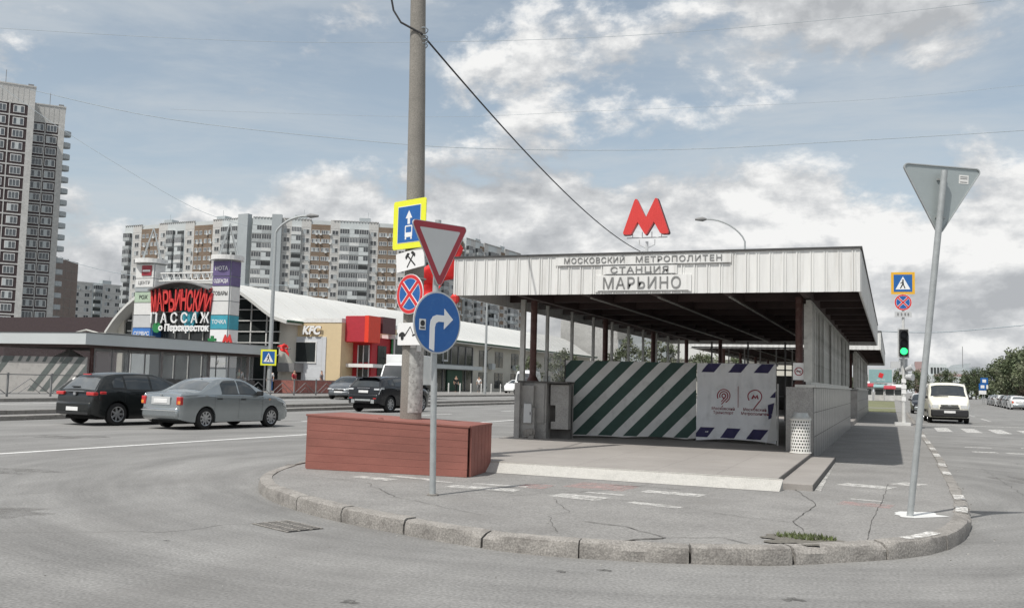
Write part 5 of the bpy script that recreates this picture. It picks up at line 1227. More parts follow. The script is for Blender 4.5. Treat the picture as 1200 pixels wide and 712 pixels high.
# portal with advertising towers
t=thing('sign_portal','tall advertising portal of stacked shop signs and masts before the mall','sign structure',(0,0,0))
PYY=60.0
def tower(par,x0,x1,zt,cols):
    b=MB(); b.box(x0,x1,PYY,PYY+1.2,FZ,zt); b.build('tower_frame','panel_gray',par)
    z=zt-.1; 
    for k,(h,m,txt,tm) in enumerate(cols):
        b=MB(); b.box(x0+.02,x1-.02,PYY-.08,PYY-.002,z-h+.06,z); b.build('shop_sign',m,par)
        b=MB(); b.box(x1,x1+.06,PYY+.05,PYY+1.15,z-h+.06,z); b.build('side_sign',m,par)
        if txt:
            o=text_obj('sign_text',txt,min(.42,h*.5),tm,par,((x0+x1)/2,PYY-.09,z-h/2+.03),ext=.006,weight=.006)
            xs=[v.co.x for v in o.data.vertices]; wd=max(xs)-min(xs); k_=min(1,(x1-x0)*.84/max(.01,wd))
            for v_ in o.data.vertices: v_.co.x*=k_
        z-=h
    b=MB(); vs=[]; b.tube([((x0+x1)/2,PYY+.6,zt),((x0+x1)/2,PYY+.6,zt+.35)],1.25,24); b.build('round_cap','white_frame',par)
    for dx,dy in ((-1.0,0),(1.0,0),(-.3,-.6),(.35,.6)): b=MB(); b.tube([((x0+x1)/2+dx,PYY+.6+dy,zt+.3),((x0+x1)/2+.05,PYY+.6,zt+2.9)],.05,6); b.build('mast_leg','galv',par)
tower(t,-55.85,-54.05,10.15,[(1.15,'s_white_dirty','',None),(.72,'s_white_dirty','ЦЕНТР','rail'),(.35,'panel_gray','',None),(.85,'green_p','FOX','s_black'),(.98,'s_white_dirty','',None),(1.0,'s_gray','',None),(.95,'blue_p','СЕРВИС','s_white'),(.95,'yellow_p','','rail')])
b=MB(); b.box(-55.2,-54.25,PYY-.14,PYY-.09,9.15,9.95); b.build('red_logo_panel','s_darkred',t); b=MB(); b.box(-55.1,-54.35,PYY-.17,PYY-.145,9.45,9.6); b.build('logo_bar','s_white',t)
tower(t,-48.35,-46.75,10.25,[(1.2,'purple','НОТА','s_white'),(.75,'purple','ОДЕЖДА','s_white'),(1.15,'s_white_dirty','ТОВАРЫ','s_black'),(1.05,'s_white_dirty','',None),(1.1,'teal','ТОЧКА','s_white'),(1.05,'s_white','',None),(1.05,'s_white_dirty','МЕБЕЛЬ','yellow_p'),(.8,'s_gray','U','s_black')])
# truss between towers
for z in (9.35,8.75):
    b=MB(); b.tube([(-54.0,PYY+.4,z),(-48.4,PYY+.4,z)],.06,6); b.build('truss_chord','white_frame',t)
for k in range(10):
    xa=-54.0+.56*k; b=MB(); b.tube([(xa,PYY+.4,8.75),(xa+.28,PYY+.4,9.35),(xa+.56,PYY+.4,8.75)],.04,5); b.build('truss_web','white_frame',t)
# arched hood and big lettering
b=MB(); P=[(-54.2+5.9*k/14,8.0+1.0*math.sin(math.pi*(.12+.76*k/14))-.35) for k in range(15)]
vs=[(x,PYY-.5,z) for x,z in P]+[(x,PYY+3,z) for x,z in P]+[(x,PYY-.5,z-.12) for x,z in P]+[(x,PYY+3,z-.12) for x,z in P]; n=15; fs=[]
for k in range(n-1): fs+=[(k,k+1,n+k+1,n+k),(2*n+k,3*n+k,3*n+k+1,2*n+k+1),(k,2*n+k,2*n+k+1,k+1)]
b.add(vs,fs); b.build('arched_hood','rail',t)
b=MB(); b.box(-53.95,-48.4,PYY+1.0,PYY+1.2,FZ,8.2); b.build('dark_backing','dark_glass',t)
for x in (-52.5,-51.1,-49.8): b=MB(); b.box(x-.04,x+.04,PYY+.9,PYY+.99,FZ,8.2); b.build('glazing_bar','alum',t)
for z in (5.0,6.3): b=MB(); b.box(-53.95,-48.4,PYY+.8,PYY+.89,z,z+.07); b.build('glazing_rail','alum',t)
def fit(o,wd,hh=None):
    xs=[v.co.x for v in o.data.vertices]; ys=[v.co.y for v in o.data.vertices]; k=wd/(max(xs)-min(xs)); my=(max(ys)+min(ys))/2; kh=(hh/(max(ys)-min(ys))) if hh else 1
    for v_ in o.data.vertices: v_.co.x*=k; v_.co.y=(v_.co.y-my)*kh
for k,ch in enumerate('МАРЬИНСКИЙ'):
    x=-53.9+.585*k+.12; o=text_obj('big_letter',ch,1.6,'mred',t,(x,PYY-.15,7.15+.06*math.sin(k*1.7)),ext=.09,weight=.035,mat2='s_darkred'); fit(o,.54,1.62+.18*abs(k-4.5)/4.5)
    for v_ in o.data.vertices: v_.co.x+=v_.co.y*(-.10+.022*k)*1.1
for k,ch in enumerate('ПАССАЖ'):
    x=-53.75+.98*k; o=text_obj('letter',ch,.95,'s_white',t,(x,PYY-.12,5.82),ext=.05,weight=.012); fit(o,.62 if ch!='Ж' else .85,.84)
o=text_obj('shop_name','Перекресток',.8,'s_white',t,(-50.55,PYY-.12,4.98),ext=.05,weight=.035); fit(o,4.25,.72)
b=MB(); b.ring(circ(.2,16,-53.05,5.0),circ(.1,16,-53.05,5.0),PYY-.16,PYY-.08); b.build('ring_mark','s_white',t)
b=MB(); b.plate(circ(.42,9,-53.5,5.05),PYY-.07,PYY-.02); b.build('green_mark','green',t)
b=MB(); b.plate([(-51.5,6.35),(-49.8,6.35),(-50.3,5.2),(-50.9,4.7)],PYY+.3,PYY+.5); b.build('teal_panel','teal',t)
t=thing('pharmacy_cross','green cross and small red letter M on the far canopy roof edge','sign',(-44.55,55.5,3.62)); b=MB(); b.plate([(-.12,.0),(.12,0),(.12,.22),(.34,.22),(.34,.42),(.12,.42),(.12,.6),(-.12,.6),(-.12,.42),(-.34,.42),(-.34,.22),(-.12,.22)],-.05,.05); b.build('cross','green',t)
b=MB(); b.plate([(a+1.3,c+.1) for a,c in m_outline(.85,.6)],-.05,.05); b.build('letter_m','mred',t)
b=MB(); b.tube([(0,0,-.03),(0,0,.05)],.03,6); b.tube([(1.3,0,-.03),(1.3,0,.1)],.03,6); b.build('stand','steel',t)
# ------------------------------------------------------------------ residential blocks
def shared(name,b,mats):
    o=b.build(name,mats); me=o.data; D.objects.remove(o); return me
def inst(name,me,par,loc,rz=0,sc=None):
    o=D.objects.new(name,me); C.objects.link(o); o.parent=par; o.location=loc; o.rotation_euler=(0,0,rz)
    if sc: o.scale=sc
    return o
def merge_inst(name,items,par):          # items: (mesh, loc); one joined mesh
    b=MB(); mats=[]; 
    for me,loc,rz in items:
        mi=[]
        for m_ in me.materials:
            if m_ not in mats: mats.append(m_)
            mi.append(mats.index(m_))
        off=len(b.v); c,s_=math.cos(rz),math.sin(rz)
        b.v+=[(v.co.x*c-v.co.y*s_+loc[0],v.co.x*s_+v.co.y*c+loc[1],v.co.z+loc[2]) for v in me.vertices]
        for p in me.polygons: b.f.append(tuple(i+off for i in p.vertices)); b.m.append(mi[p.material_index])
    o=b.build(name,mats,par,smooth='keep'); 
    if len(mats)==1: pass
    o['kind']='stuff'; return o
def win_mesh(w,h,kind=0):
    b=MB(); b.mi(0).box(-w/2,w/2,-.04,.0,-h/2,h/2)
    b.mi(1); t_=.11
    for x0,x1,z0,z1 in ((-w/2,w/2,h/2-t_,h/2),(-w/2,w/2,-h/2,-h/2+t_),(-w/2,-w/2+t_,-h/2+t_,h/2-t_),(w/2-t_,w/2,-h/2+t_,h/2-t_),(-t_/2,t_/2,-h/2+t_,h/2-t_)): b.box(x0,x1,-.09,-.041,z0,z1)
    if kind==1: b.mi(2).box(-w/2+.1,-.1,-.05,-.042,-h/2+.1,h/2-.1)
    if kind==2: b.mi(2).box(.1,w/2-.1,-.05,-.042,-h/2+.1,h/2-.1); b.mi(3).box(w/2-.1,w/2+.6,-.5,-.05,-h/2-.3,-h/2+.3)
    return b
WM=[shared('window',win_mesh(2.0,1.55,k),['win','balc_lt','panel_gray','balc']) for k in range(3)]
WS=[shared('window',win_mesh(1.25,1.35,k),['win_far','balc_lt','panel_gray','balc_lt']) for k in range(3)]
def balc_mesh(w,kind,rr):
    b=MB(); d=1.15
    b.mi(0).box(-w/2,w/2,-d,-.0,-1.35,-1.22)
    b.mi(1).box(-w/2,w/2,-d,-d+.06,-1.22,-.25); b.box(-w/2,-w/2+.06,-d+.06,0,-1.22,-.25); b.box(w/2-.06,w/2,-d+.06,0,-1.22,-.25)
    if kind in (0,1,3):
        b.mi(2).box(-w/2+.05,w/2-.05,-d+.02,-.0,-.25,1.2)
        b.mi(3); n=4 if kind!=1 else 6
        for k in range(n+1): x=-w/2+.04+(w-.08)*k/n; b.box(x-.04,x+.04,-d-.0,-d+.019,-.25,1.2)
        b.box(-w/2,w/2,-d-.01,-.0,1.2,1.28)
        if kind==3: b.mi(1).box(-w/2+.1,0,-d-.005,-d+.015,-.2,1.15)
    else: b.mi(2).box(-w/2,w/2,-.05,0,-1.2,1.1)
    return b
BMs=[shared('balcony',balc_mesh(3.0,k,None),[['panel_gray','balc','win','balc_lt'],['panel_gray','balc_lt','win_far','white_frame'],['panel_gray','balc','dark_glass','white_frame'],['panel_lt','panel_lt','win','balc']][k]) for k in range(4)]
def block(name,label,A,B,z0,nf,pat,fh=2.8,top=2.6,depth=12,seed=0,ztop_scallop=True,cat='apartment block',bshort=(3,17),group=None):
    """facade from A to B seen from the camera side (outward = to the right of A->B)"""
    A=Vector(A);B=Vector(B); Ls=(B-A).length; rz=math.atan2(B.y-A.y,B.x-A.x); t=thing(name,label,cat,(A.x,A.y,0),rz,group); r=random.Random(seed)
    n=len(pat); cw=Ls/n; H=z0+nf*fh
    core=MB(); core.box(0,Ls,.3,depth,0,H+top-.3); core.build('building_core','panel_lt',t)
    mats={'W':'panel_white','B':'panel_brown','L':'panel_lt','G':'panel_gray','M':'panel_maroon','T':'panel_white','H':'panel_lt','R':'brick_brown'}
    order=['panel_white','panel_brown','panel_lt','panel_gray','panel_maroon','brick_brown','seam']
    b=MB()
    wins=[];bals=[]
    for i,ch in enumerate(pat):
        b.mi(order.index(mats[ch])); dy=0 if ch!='G' else -1.6
        fl0=bshort[0]
        b.box(i*cw,(i+1)*cw-.001,dy,.3,0,H+top*(.4 if ch=='B' else 1)+(.8 if ch=='G' else 0))
        for f_ in range(bshort[0],nf):
            zc_=z0+f_*fh+1.45
            if ch in 'W':
                wins.append((WM[r.randrange(3)],((i+.5)*cw-cw*.0,0,zc_),0))
            elif ch=='B':
                for q in (.28,.72): wins.append((WS[r.randrange(3)],((i+q)*cw,0,zc_),0))
            elif ch=='L':
                bals.append((BMs[r.choice((0,0,1,2,3,0))],((i+.5)*cw,0,zc_),0))
            elif ch in 'MT':
                wins.append((WM[r.randrange(3)],((i+.5)*cw,-.28 if ch=='M' else 0,zc_),0))
    b.mi(order.index('seam'))
    for f_ in range(bshort[0],nf+1):
        z=z0+f_*fh
        for i,ch in enumerate(pat):
            if ch not in 'LG': b.box(i*cw+.03,(i+1)*cw-.03,-.012,.0,z-.03,z+.03)
    b.build('facade','%s'%order[0] if 0 else order,t)
    # roof edge with a row of small dark scalloped arcs
    b=MB()
    if ztop_scallop:
        x=.3
        while x<Ls-.6:
            if pat[int(min(n-1,x/cw))] not in 'BG': b.tube([(x,-.1,H+top),(x+.35,-.1,H+top-.45),(x+.7,-.1,H+top)],.09,5)
            x+=.95
        if b.v: stuff(b.build('scalloped_edge','rail',t))
    for x in (Ls*.3,Ls*.72): b=MB(); b.box(x-1.8,x+1.8,3,6,H+top-.3,H+top+1.6); b.tube([(x+1,3,H+top+1.6),(x+1,3,H+top+3.4)],.06,5); b.build('roof_hut','panel_gray',t)
    for nm,lst in (('window',wins),('balcony',bals)):
        lst.sort(key=lambda q:-q[1][2])
        vis=lst[:100]; rest=lst[100:]
        for me,loc,rz_ in vis: inst(nm,me,t,loc)
        if rest: merge_inst(nm+'_rows',rest,t)
    return t
block('apartment_block','long pale and brown apartment block left of the grey stairwell end wall',(-243.4,255.0),(-187.5,249.5),1.0,17,'LWBBWLLWBBWLLG'[:14],top=2.7,seed=1)
block('apartment_block','grey and brown apartment block rising behind the middle of the mall roof',(-186.5,249.0),(-144.4,272.5),1.0,17,'LLGWLWBBWLLLWBBW',top=2.7,seed=2)
block('apartment_block','apartment block partly hidden behind the yellow bordered bus sign',(-144.0,273.5),(-138.2,303.0),1.0,17,'BWLWLWB',top=2.7,seed=3)
block('apartment_block','grey balconied apartment block stepping down behind the canopy edge',(-137.7,304),(-133.5,350),1.0,17,'LWLBWLLWBWLLWB',top=2.7,seed=4)
# maroon and white tower at the left edge
def tower_block(label,A,B,H,ncol,seed,balc=False):
    A=Vector(A);B=Vector(B); Ls=(B-A).length; rz=math.atan2(B.y-A.y,B.x-A.x); t=thing('tower_block',label,'tower block',(A.x,A.y,0),rz); r=random.Random(seed)
    fh=2.86; nf=int((H-4.5)/fh); z0=H-4.2-nf*fh
    b=MB(); b.box(0,Ls,.25,14,0,H); b.build('building_core','panel_lt',t)
    b=MB(); b.box(0,Ls,0,.25,H-4.2,H); 
    for k in range(int(Ls/1.1)): b.box(k*1.1+.1,k*1.1+.22,-.05,0,H-3.9,H-.3)
    b.box(-.1,Ls+.1,-.12,14.1,H,H+.3); b.build('parapet','panel_white',t)
    cw=(Ls-1.4)/ncol
    b=MB(); b.box(Ls-1.4,Ls,-.15,.25,0,H-4.2); b.box(0,.25,-.1,.25,0,H-4.2)
    for f_ in range(nf+1): b.box(.25,Ls-1.4,-.1,.25,z0+f_*fh-.16,z0+f_*fh+.16)
    for k in range(1,ncol): b.box(k*cw-.12,k*cw+.12,-.101,.25,0,H-4.2)
    b.build('white_bands','panel_white',t)
    b=MB(); b.box(.25,Ls-1.4,0,.25,0,H-4.2); b.build('maroon_panels','panel_maroon',t)
    n=0; items=[]
    for f_ in range(nf-1,-1,-1):
        for k in range(ncol): items.append((WB[r.randrange(3)],((k+.5)*cw+.05,0,z0+f_*fh+1.5),0))
    for me,loc,_ in items[:100]: inst('window',me,t,loc)
    if items[100:]: merge_inst('window_rows',items[100:],t)
    if balc:
        for f_ in range(nf):
            b=MB(); z=z0+f_*fh; b.tube([(0,0,0),(0,0,1.15)],[1.5,1.5],14); o=b.build('balcony','panel_gray',t); o.location=(Ls+.1,1.6,z+.3)
    b=MB(); b.tube([(Ls*.5,3,H+.3),(Ls*.5,3,H+4)],.07,5); b.box(Ls-1.6,Ls-.4,2,4,H+.3,H+1.2); b.build('roof_mast','rail',t)
    return t
def wb(kind):
    b=MB(); b.mi(1).box(-1.15,1.15,-.09,0,-.85,.85); b.mi(0).box(-1.0,1.0,-.13,-.091,-.7,.7); b.mi(2)
    for x in (-.35,.33): b.box(x-.06,x+.06,-.16,-.131,-.7,.7)
    if kind: b.mi(2).box(-1.0+.7*(kind-1),-.4+.7*(kind-1),-.15,-.1315,-.7,.7)
    return b
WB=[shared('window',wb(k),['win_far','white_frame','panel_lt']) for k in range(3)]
tower_block('maroon and white tower block cut off by the left edge of the view',(-192.8,153.6),(-184.7,163.2),66.8,3,5)
tower_block('second maroon tower block section with round grey balconies on its side',(-194.0,171.0),(-189.2,176.3),66.0,2,6,True)
t=thing('brown_block','plain brown seamed block standing right behind the maroon tower','building',(-232.6,218.1,0),math.atan2(9.7,-2.6+ .0))
b=MB(); b.box(-3,10.0,0,.4,0,35); b.box(-3,10,.4,12,0,34.8); b.build('wall','brick_brown',t)
b=MB()
for k in range(12): b.box(-3,10,-.04,0,1+k*2.8,1.12+k*2.8)
for x in (0,3.3,6.6): b.box(x,x+.1,-.05,-.041,0,35)
b.build('panel_seam','seam',t)
b=MB()
for k in range(3): b.box(1.5+k*3,2+k*3,2,3,34.8,35.8)
b.build('roof_vent','rail',t)
block('distant_block','small pale distant apartment block between the brown block and the sign portal',(-290.0,268),(-279.8,299),1.0,12,'WLWWLWWL',top=.8,seed=8,ztop_scallop=False,bshort=(5,12))
t=tag(MB().box(-110,-64,92,100,.3,8.2).build('brown_hall','panel_maroon'),'low dark brown roofed hall behind the far canopy roof','hall')
# boxy plant building behind the mall end
t=thing('office_block','pale boxy building with dark side far behind the pavilion columns','building',(-46,152.5,0))
b=MB(); b.box(-6,4,2,16,0,12.2); b.build('white_wall','panel_white',t); b=MB(); b.box(4.01,12,2,14,0,11.0); b.build('grey_wing','panel_gray',t); b=MB(); b.box(4.0,5.6,1.5,2,9,12); b.build('dark_stair','seam',t)
t=thing('depot_hall','low white roofed hall seen through the pavilion columns','hall',(-34,158,0),0); b=MB(); b.box(-8,24,0,16,0,6.0); b.build('wall','mall_wall',t); b=MB(); b.prism([(-8.3,-.4),(24.3,-.4),(24.3,16),(-8.3,16)],6.0,8.6); b.build('roof','mall_roof',t)
# ------------------------------------------------------------------ trees
def tree_mesh(seed,h,cr,trunk_h,mats=('leaf_a','leaf_b','leaf_c'),nclump=70,per=62,leaf=.16,flat=.8):
    r=random.Random(seed); tr=MB()
    tr.tube([(0,0,-.1),(.04,.02,trunk_h*.6),(.0,.05,trunk_h),(.05,.0,h*.78)],[.17*h/7,.13*h/7,.11*h/7,.03],8)
    cl=[]
    for k in range(nclump):
        while True:
            p=Vector((r.uniform(-1,1),r.uniform(-1,1),r.uniform(-1,1)))
            if .25<p.length<1 and r.random()<.35+.65*p.length: break
        q=Vector((p.x*cr*(1-.25*max(0,p.z)),p.y*cr*(1-.25*max(0,p.z)),p.z*(h-trunk_h)*.5*flat*1.15+trunk_h+(h-trunk_h)*.5)); q+=Vector((r.gauss(0,.15*cr),r.gauss(0,.15*cr),r.gauss(0,.1*cr)))*.7
        cl.append(q)
    for k in range(0,nclump,5):
        q=cl[k]; b0=Vector((.02,.03,trunk_h*(.8+.5*r.random()))); m_=b0.lerp(q,.5)+Vector((0,0,-.1)); tr.tube([b0,m_,q],[.05*h/7,.035*h/7,.012],5)
    lf=MB()
    for q in cl:
        rad=cr*r.uniform(.2,.36); mi=r.choice((0,0,1,2)); 
        for _ in range(per):
            d=Vector((r.gauss(0,1),r.gauss(0,1),r.gauss(0,.8))); d=d.normalized()*rad*(r.random()**.45); p=q+d
            n_=Vector((r.gauss(0,1),r.gauss(0,1),r.gauss(.6,1))).normalized(); a=n_.orthogonal().normalized()*leaf*r.uniform(.6,1.3); c=n_.cross(a)*.62
            lf.mi(mi if r.random()<.8 else r.choice((0,1,2))).add([p-a,p-c,p+a,p+c],[(0,1,2,3)])
    return tr,lf,mats
PROT={}
def tree(kind,label,loc,sc=1,rz=0,group=None,seed=1,h=7.5,cr=2.6,th=1.6,**kw):
    if kind not in PROT:
        tr,lf,mats=tree_mesh(seed,h,cr,th,**kw); t=thing('tree',label,'tree',loc,rz,group); tr.build('trunk','bark',t,smooth=True); lf.build('crown',list(mats),t,smooth='keep'); t.scale=(sc,)*3; PROT[kind]=t; return t
    t=dup(PROT[kind],loc,rz,label,group); t.scale=(sc,)*3
    if not group and 'group' in t: del t['group']
    return t
rt=random.Random(12)
words=['first and tallest','second','third','fourth','fifth','sixth','seventh','eighth','ninth','tenth','eleventh','twelfth']
k=0
for y,x,sc in ((112,18.5,1.12),(122,18.2,1.08),(131,17.2,1.05),(140,17.6,1.02),(149,16.8,.98),(158,17.4,1.02),(168,16.9,.95),(179,17.3,.95)):
    tree('abc'[k%3],'leafy roadside tree, %s in the row along the right edge'%words[k],(x,y,0),sc,rt.uniform(0,6),'leafy trees along the right side of the road',seed=20+k%3,h=7.6+.5*(k%3),cr=3.1,th=1.3,nclump=62,per=66,leaf=.18,mats=('leaf_a','leaf_b','leaf_c') if k%2 else ('leaf_b','leaf_d','leaf_a')); k+=1
LB=['slender tree by the mall wall left of the pier','bushy tree seen between the first pavilion columns','tree behind the glazing of the nearest pavilion','dark tree behind the middle pavilion columns','tree in front of the white roofed hall','pale tree over the striped hoarding','round tree showing above the logo hoarding','small tree glimpsed right of the logo hoarding','']
for k,(x,y,sc) in enumerate(((-41.5,112,.62),(-37.8,113.5,.72),(-33.5,118,.62),(-28.0,107,.88),(-22.2,98.6,.80),(-17.8,100,.66),(-13.6,91.4,.58),(-6.4,84,.5))):
    tree('def'[k%3],LB[k],(x,y,.1),sc,rt.uniform(0,6),None,seed=40+k%3,h=8.2,cr=2.6,th=1.6,nclump=42,per=42,leaf=.19,mats=('leaf_b','leaf_a','leaf_d'))
for k,(x,y,sc) in enumerate(((2,260,.9),(-3,240,.8),(7,300,1),(14,290,1.0),(22,300,1.1))):
    tree('b',['far tree behind the traffic light post','far tree left of the traffic light behind stalls','far tree at the end of the right road','far tree before the round roofed building','distant tree right of the round roofed building'][k],(x,y,0),sc,rt.uniform(0,6),None)
# green mass far off that closes the horizon on the left and right
lf=MB(); r=random.Random(5)
for seg in (((-60,175),(-6,190),7.5),((20,330),(120,420),9),((-330,330),(-130,400),9)):
    (xa,ya),(xb,yb),hh=seg
    for k in range(5200):
        u_=r.random(); x=xa+(xb-xa)*u_; y=ya+(yb-ya)*u_+r.uniform(-3,3); top_=hh*(.55+.45*noise.noise(Vector((x*.12,y*.1,1)))+.2*noise.noise(Vector((x*.6,1,1)))); z=top_*(r.random()**.6)
        n_=Vector((r.gauss(0,1),r.gauss(0,1),r.gauss(.6,1))).normalized(); a=n_.orthogonal().normalized()*r.uniform(.5,.9); c=n_.cross(a)*.7; p=Vector((x,y,max(.3,z))); lf.mi(r.choice((0,1,2))).add([p-a,p-c,p+a,p+c],[(0,1,2,3)])
stuff(tag(lf.build('far_greenery',['leaf_a','leaf_b','leaf_c'],smooth='keep'),'distant belt of trees closing the horizon','woodland'))
# ------------------------------------------------------------------ right background
b=MB(); b.prism([(-12,72),(.6,72),(.75,150),(-12,150)],.1,.16); struct(b.build('lawn','lawn'))
b=MB(); b.prism([(-12,84),(.6,84),(.6,87),(-12,87)],.12,.17); b.prism([(.25,70),(1.02,70),(1.02,240),(.45,240)],.05,.168) ; struct(b.build('footpath','walk'))
t=thing('billboard','teal advertising billboard with a red emblem beyond the lawn','billboard',(-4.2,197.5,0)); b=MB(); b.box(0,4.4,-.2,.2,3.1,6.0); b.build('frame','s_gray',t); b=MB(); b.box(.15,4.25,-.25,-.201,3.3,5.7); b.build('panel','billboard',t); b=MB(); b.plate(rotp(rrect(-.4,.4,-.45,.45,.15),R_(-20),2.3,4.6),-.29,-.255); b.build('emblem','s_red',t); b=MB(); b.box(1.2,1.5,-.1,.1,0,3.1); b.box(3.0,3.3,-.1,.1,0,3.1); b.build('leg','steel',t)
o=text_obj('lettering','МЕТРО',.42,'s_white',t,(2.3,-.27,3.7),ext=.005)
ks=['orange','green','white','red','blue','white','yellow']
for k,(x,y,m,h) in enumerate(((-3.6,165,'panel_red',2.6),(-1.9,170,'billboard',2.5),(-.3,168,'panel_red',2.3),(.9,176,'s_white_dirty',2.6),(-4.4,176,'s_white',3.0))):
    t=thing('kiosk',['red roofed kiosk left in the far stall row beyond the lawn','teal kiosk second in the far stall row','orange red kiosk by the traffic light post, far away','off white kiosk right of the traffic light, far away','white kiosk under the teal billboard'][k],'kiosk',(x,y,.1)); b=MB(); b.box(-.75,.75,-1,1,0,h-.3); b.build('wall','panel_white',t); b=MB(); b.add([(-.9,-1.4,h-.45),(.9,-1.4,h-.45),(.9,1.1,h),(-.9,1.1,h),(-.9,-1.4,h-.3),(.9,-1.4,h-.3),(.9,1.1,h+.12),(-.9,1.1,h+.12)],[(0,3,2,1),(4,5,6,7),(0,1,5,4),(1,2,6,5),(2,3,7,6),(3,0,4,7)]); b.build('awning',m,t); b=MB(); b.box(-.6,.6,-1.03,-1.001,.9,1.8); b.build('counter_window','dark_glass',t)
t=thing('far_building','pinkish slab building with a narrow tower behind the leaning post','building',(9,434,0)); b=MB(); b.box(0,4.5,0,10,0,14.3); b.build('tower','pinkish',t); b=MB(); b.box(5,12,0,12,0,13.5); b.box(4.5,28,-6,-.1,0,8.8); b.build('wing','panel_lt',t)
for k in range(5): b=MB(); b.box(6+k*1.2,6.8+k*1.2,-.2,0,9.5,12); b.build('window','dark_glass',t) 
b=MB(); b.box(4.5,28,-6.2,-6.01,3.5,5.2); b.build('window_band','win_far',t)
t=thing('round_building','low wide building with stacked round flat roofs at the road end','building',(25,418,0)); b=MB()
b.build
b=MB(); b.cyl(0,0,0,9.0,9.5,24); b.build('drum','pinkish',t,smooth=True); b=MB(); b.cyl(2,0,9.0,10.4,9.5,24); b.cyl(0,0,10.4,11.6,6.5,24); b.build('round_roof','panel_gray',t,smooth=True); b=MB(); b.add([(-4,0,11.6),(3,0,11.6),(4,0,13.6),(-3,0,12.6),(-4,4,11.6),(3,4,11.6),(4,4,13.6),(-3,4,12.6)],[(0,1,2,3),(7,6,5,4),(0,4,5,1),(1,5,6,2),(2,6,7,3),(3,7,4,0)]); b.build('roof_fin','panel_gray',t); b=MB(); b.tube([(1,0,11),(1,0,20)],.12,5); b.build('mast','rail',t); b=MB(); b.cyl(0,0,4.5,6.5,9.55,24); b.build('window_band','win_far',t,smooth=True)
t=thing('long_hall','long low grey hall closing the far end of the road','hall',(20,380,0)); b=MB(); b.box(-6,18,0,10,0,7.5); b.build('wall','panel_lt',t); b=MB(); b.box(-6.1,18.1,-.1,-.001,3.8,5.6); b.build('window_band','win_far',t)
for k,(x,y,z,s) in enumerate(((13.8,172,3.6,.55),(12.6,160,2.6,.5))):
    t=thing('road_sign',['blue square road sign among the far right trees','lower blue road sign near the end of the parked row'][k],'road sign',(x,y,0)); b=MB(); b.cyl(0,0,0,z,.05,8); b.build('post','steel',t); b=MB(); b.plate(rect(-s,s,z-s,z+s),-.1,-.06); b.build('board','s_blue',t); b=MB(); b.plate(rect(-s*.5,s*.5,z-s*.4,z+s*.5),-.12,-.101); b.build('symbol','s_white',t)
    b=MB(); b.plate(rect(-s,s,z-s*2.2,z-s*1.1),-.1,-.06); b.build('lower_board','s_white',t)
# ------------------------------------------------------------------ lamps, flags, people, wires
def lamp(label,x,y,h,r0,arm,ax,ay,z0=0,base=None):
    t=thing('street_lamp',label,'street lamp',(x,y,z0)); b=MB(); b.tube([(0,0,0),(0,0,h*.45),(0,0,h)],[r0,r0*.8,r0*.55],10); b.build('mast','galv',t,smooth=True)
    b=MB(); P=[(0,0,h)]
    for k in range(1,9): q=k/8; P.append((ax*arm*(q**1.4),ay*arm*(q**1.4),h+arm*.55*math.sin(q*math.pi/2)))
    b.tube(P,[r0*.5]*len(P),7); b.build('arm','galv',t,smooth=True)
    e=Vector(P[-1]); b=MB(); b.tube([e-Vector((ax,ay,0))*.1,e+Vector((ax,ay,.02))*.2,e+Vector((ax,ay,0))*.75],[.07,.17,.08],10); o=b.build('lamp_head','rail',t,smooth=True); return t
L1=lamp('tall street lamp with curved arm standing before the mall gable','0' and -39.4,55.2,11.0,.17,2.2,.95,.3,FZ)
lamp('thin pale street lamp in front of the mall seen left of the pier',-35.4,83.3,11,.14,1.6,.9,.4,.3)
lamp('street lamp whose curved arm shows above the pavilion roof',-9.3,66.7,11.4,.11,2.9,-.92,-.1,.1)
t=thing('crossing_sign','yellow bordered pedestrian crossing sign on the street lamp across the road','road sign',(-39.35,54.95,2.75),R_(20)); crossing(t,.42,'s_yellow')
def flagcloth(name,label,P,seed,loc=(0,0,0)):
    vs=[];fs=[];n=12; a,c,d,e=[Vector(p) for p in P]
    for j in range(n+1):
        for i in range(n+1):
            u_,v_=i/n,j/n; p=a.lerp(c,u_).lerp(d.lerp(e,u_),v_); w=noise.noise(Vector((u_*3+seed,v_*2,seed)))
            vs.append(p+Vector((w*.10,w*.22+.08*math.sin(u_*9+seed),noise.noise(Vector((u_*2,v_*5,seed)))*.08)))
    for j in range(n):
        for i in range(n): k=j*(n+1)+i; fs.append((k,k+1,k+n+2,k+n+1))
    b=MB(); b.add(vs,fs); o=b.build(name,'flag',smooth='keep'); o.data.polygons.foreach_set('use_smooth',[True]*len(o.data.polygons)); md=o.modifiers.new('cloth','SOLIDIFY'); md.thickness=.006; return tag(o,label,'flag')
flagcloth('red_flag','larger red flag hanging off the left corner of the pavilion canopy',[(-8.35,18.0,4.42),(-8.85,17.95,4.30),(-8.36,18.05,3.62),(-9.05,17.9,3.45)],2)
flagcloth('red_flag','small crumpled red flag below the larger one behind the give way sign',[(-8.65,18.1,3.95),(-9.15,18.0,3.85),(-8.75,18.0,3.35),(-9.2,17.95,3.15)],5)
flagcloth('red_flag','red flag bunch at the right end of the far canopy',[(-38.1,54.9,3.75),(-37.6,54.6,3.5),(-38.9,55.2,3.5),(-37.5,54.7,2.8)],8)
b=MB(); b.tube([(-38.9,55.3,3.45),(-37.4,54.6,3.35)],.05,6); o=b.build('flag_pole','rail'); tag(o,'short bracket holding the red flag at the far canopy','bracket')
b=MB(); b.tube([(-8.30,17.86,3.26),(-8.30,17.84,3.20),(-8.29,17.84,3.10),(-8.28,17.86,3.06)],[.05,.10,.085,.02],9); tag(b.build('red_lantern','mred',smooth=True),'small red round lantern under the left canopy corner','lantern')
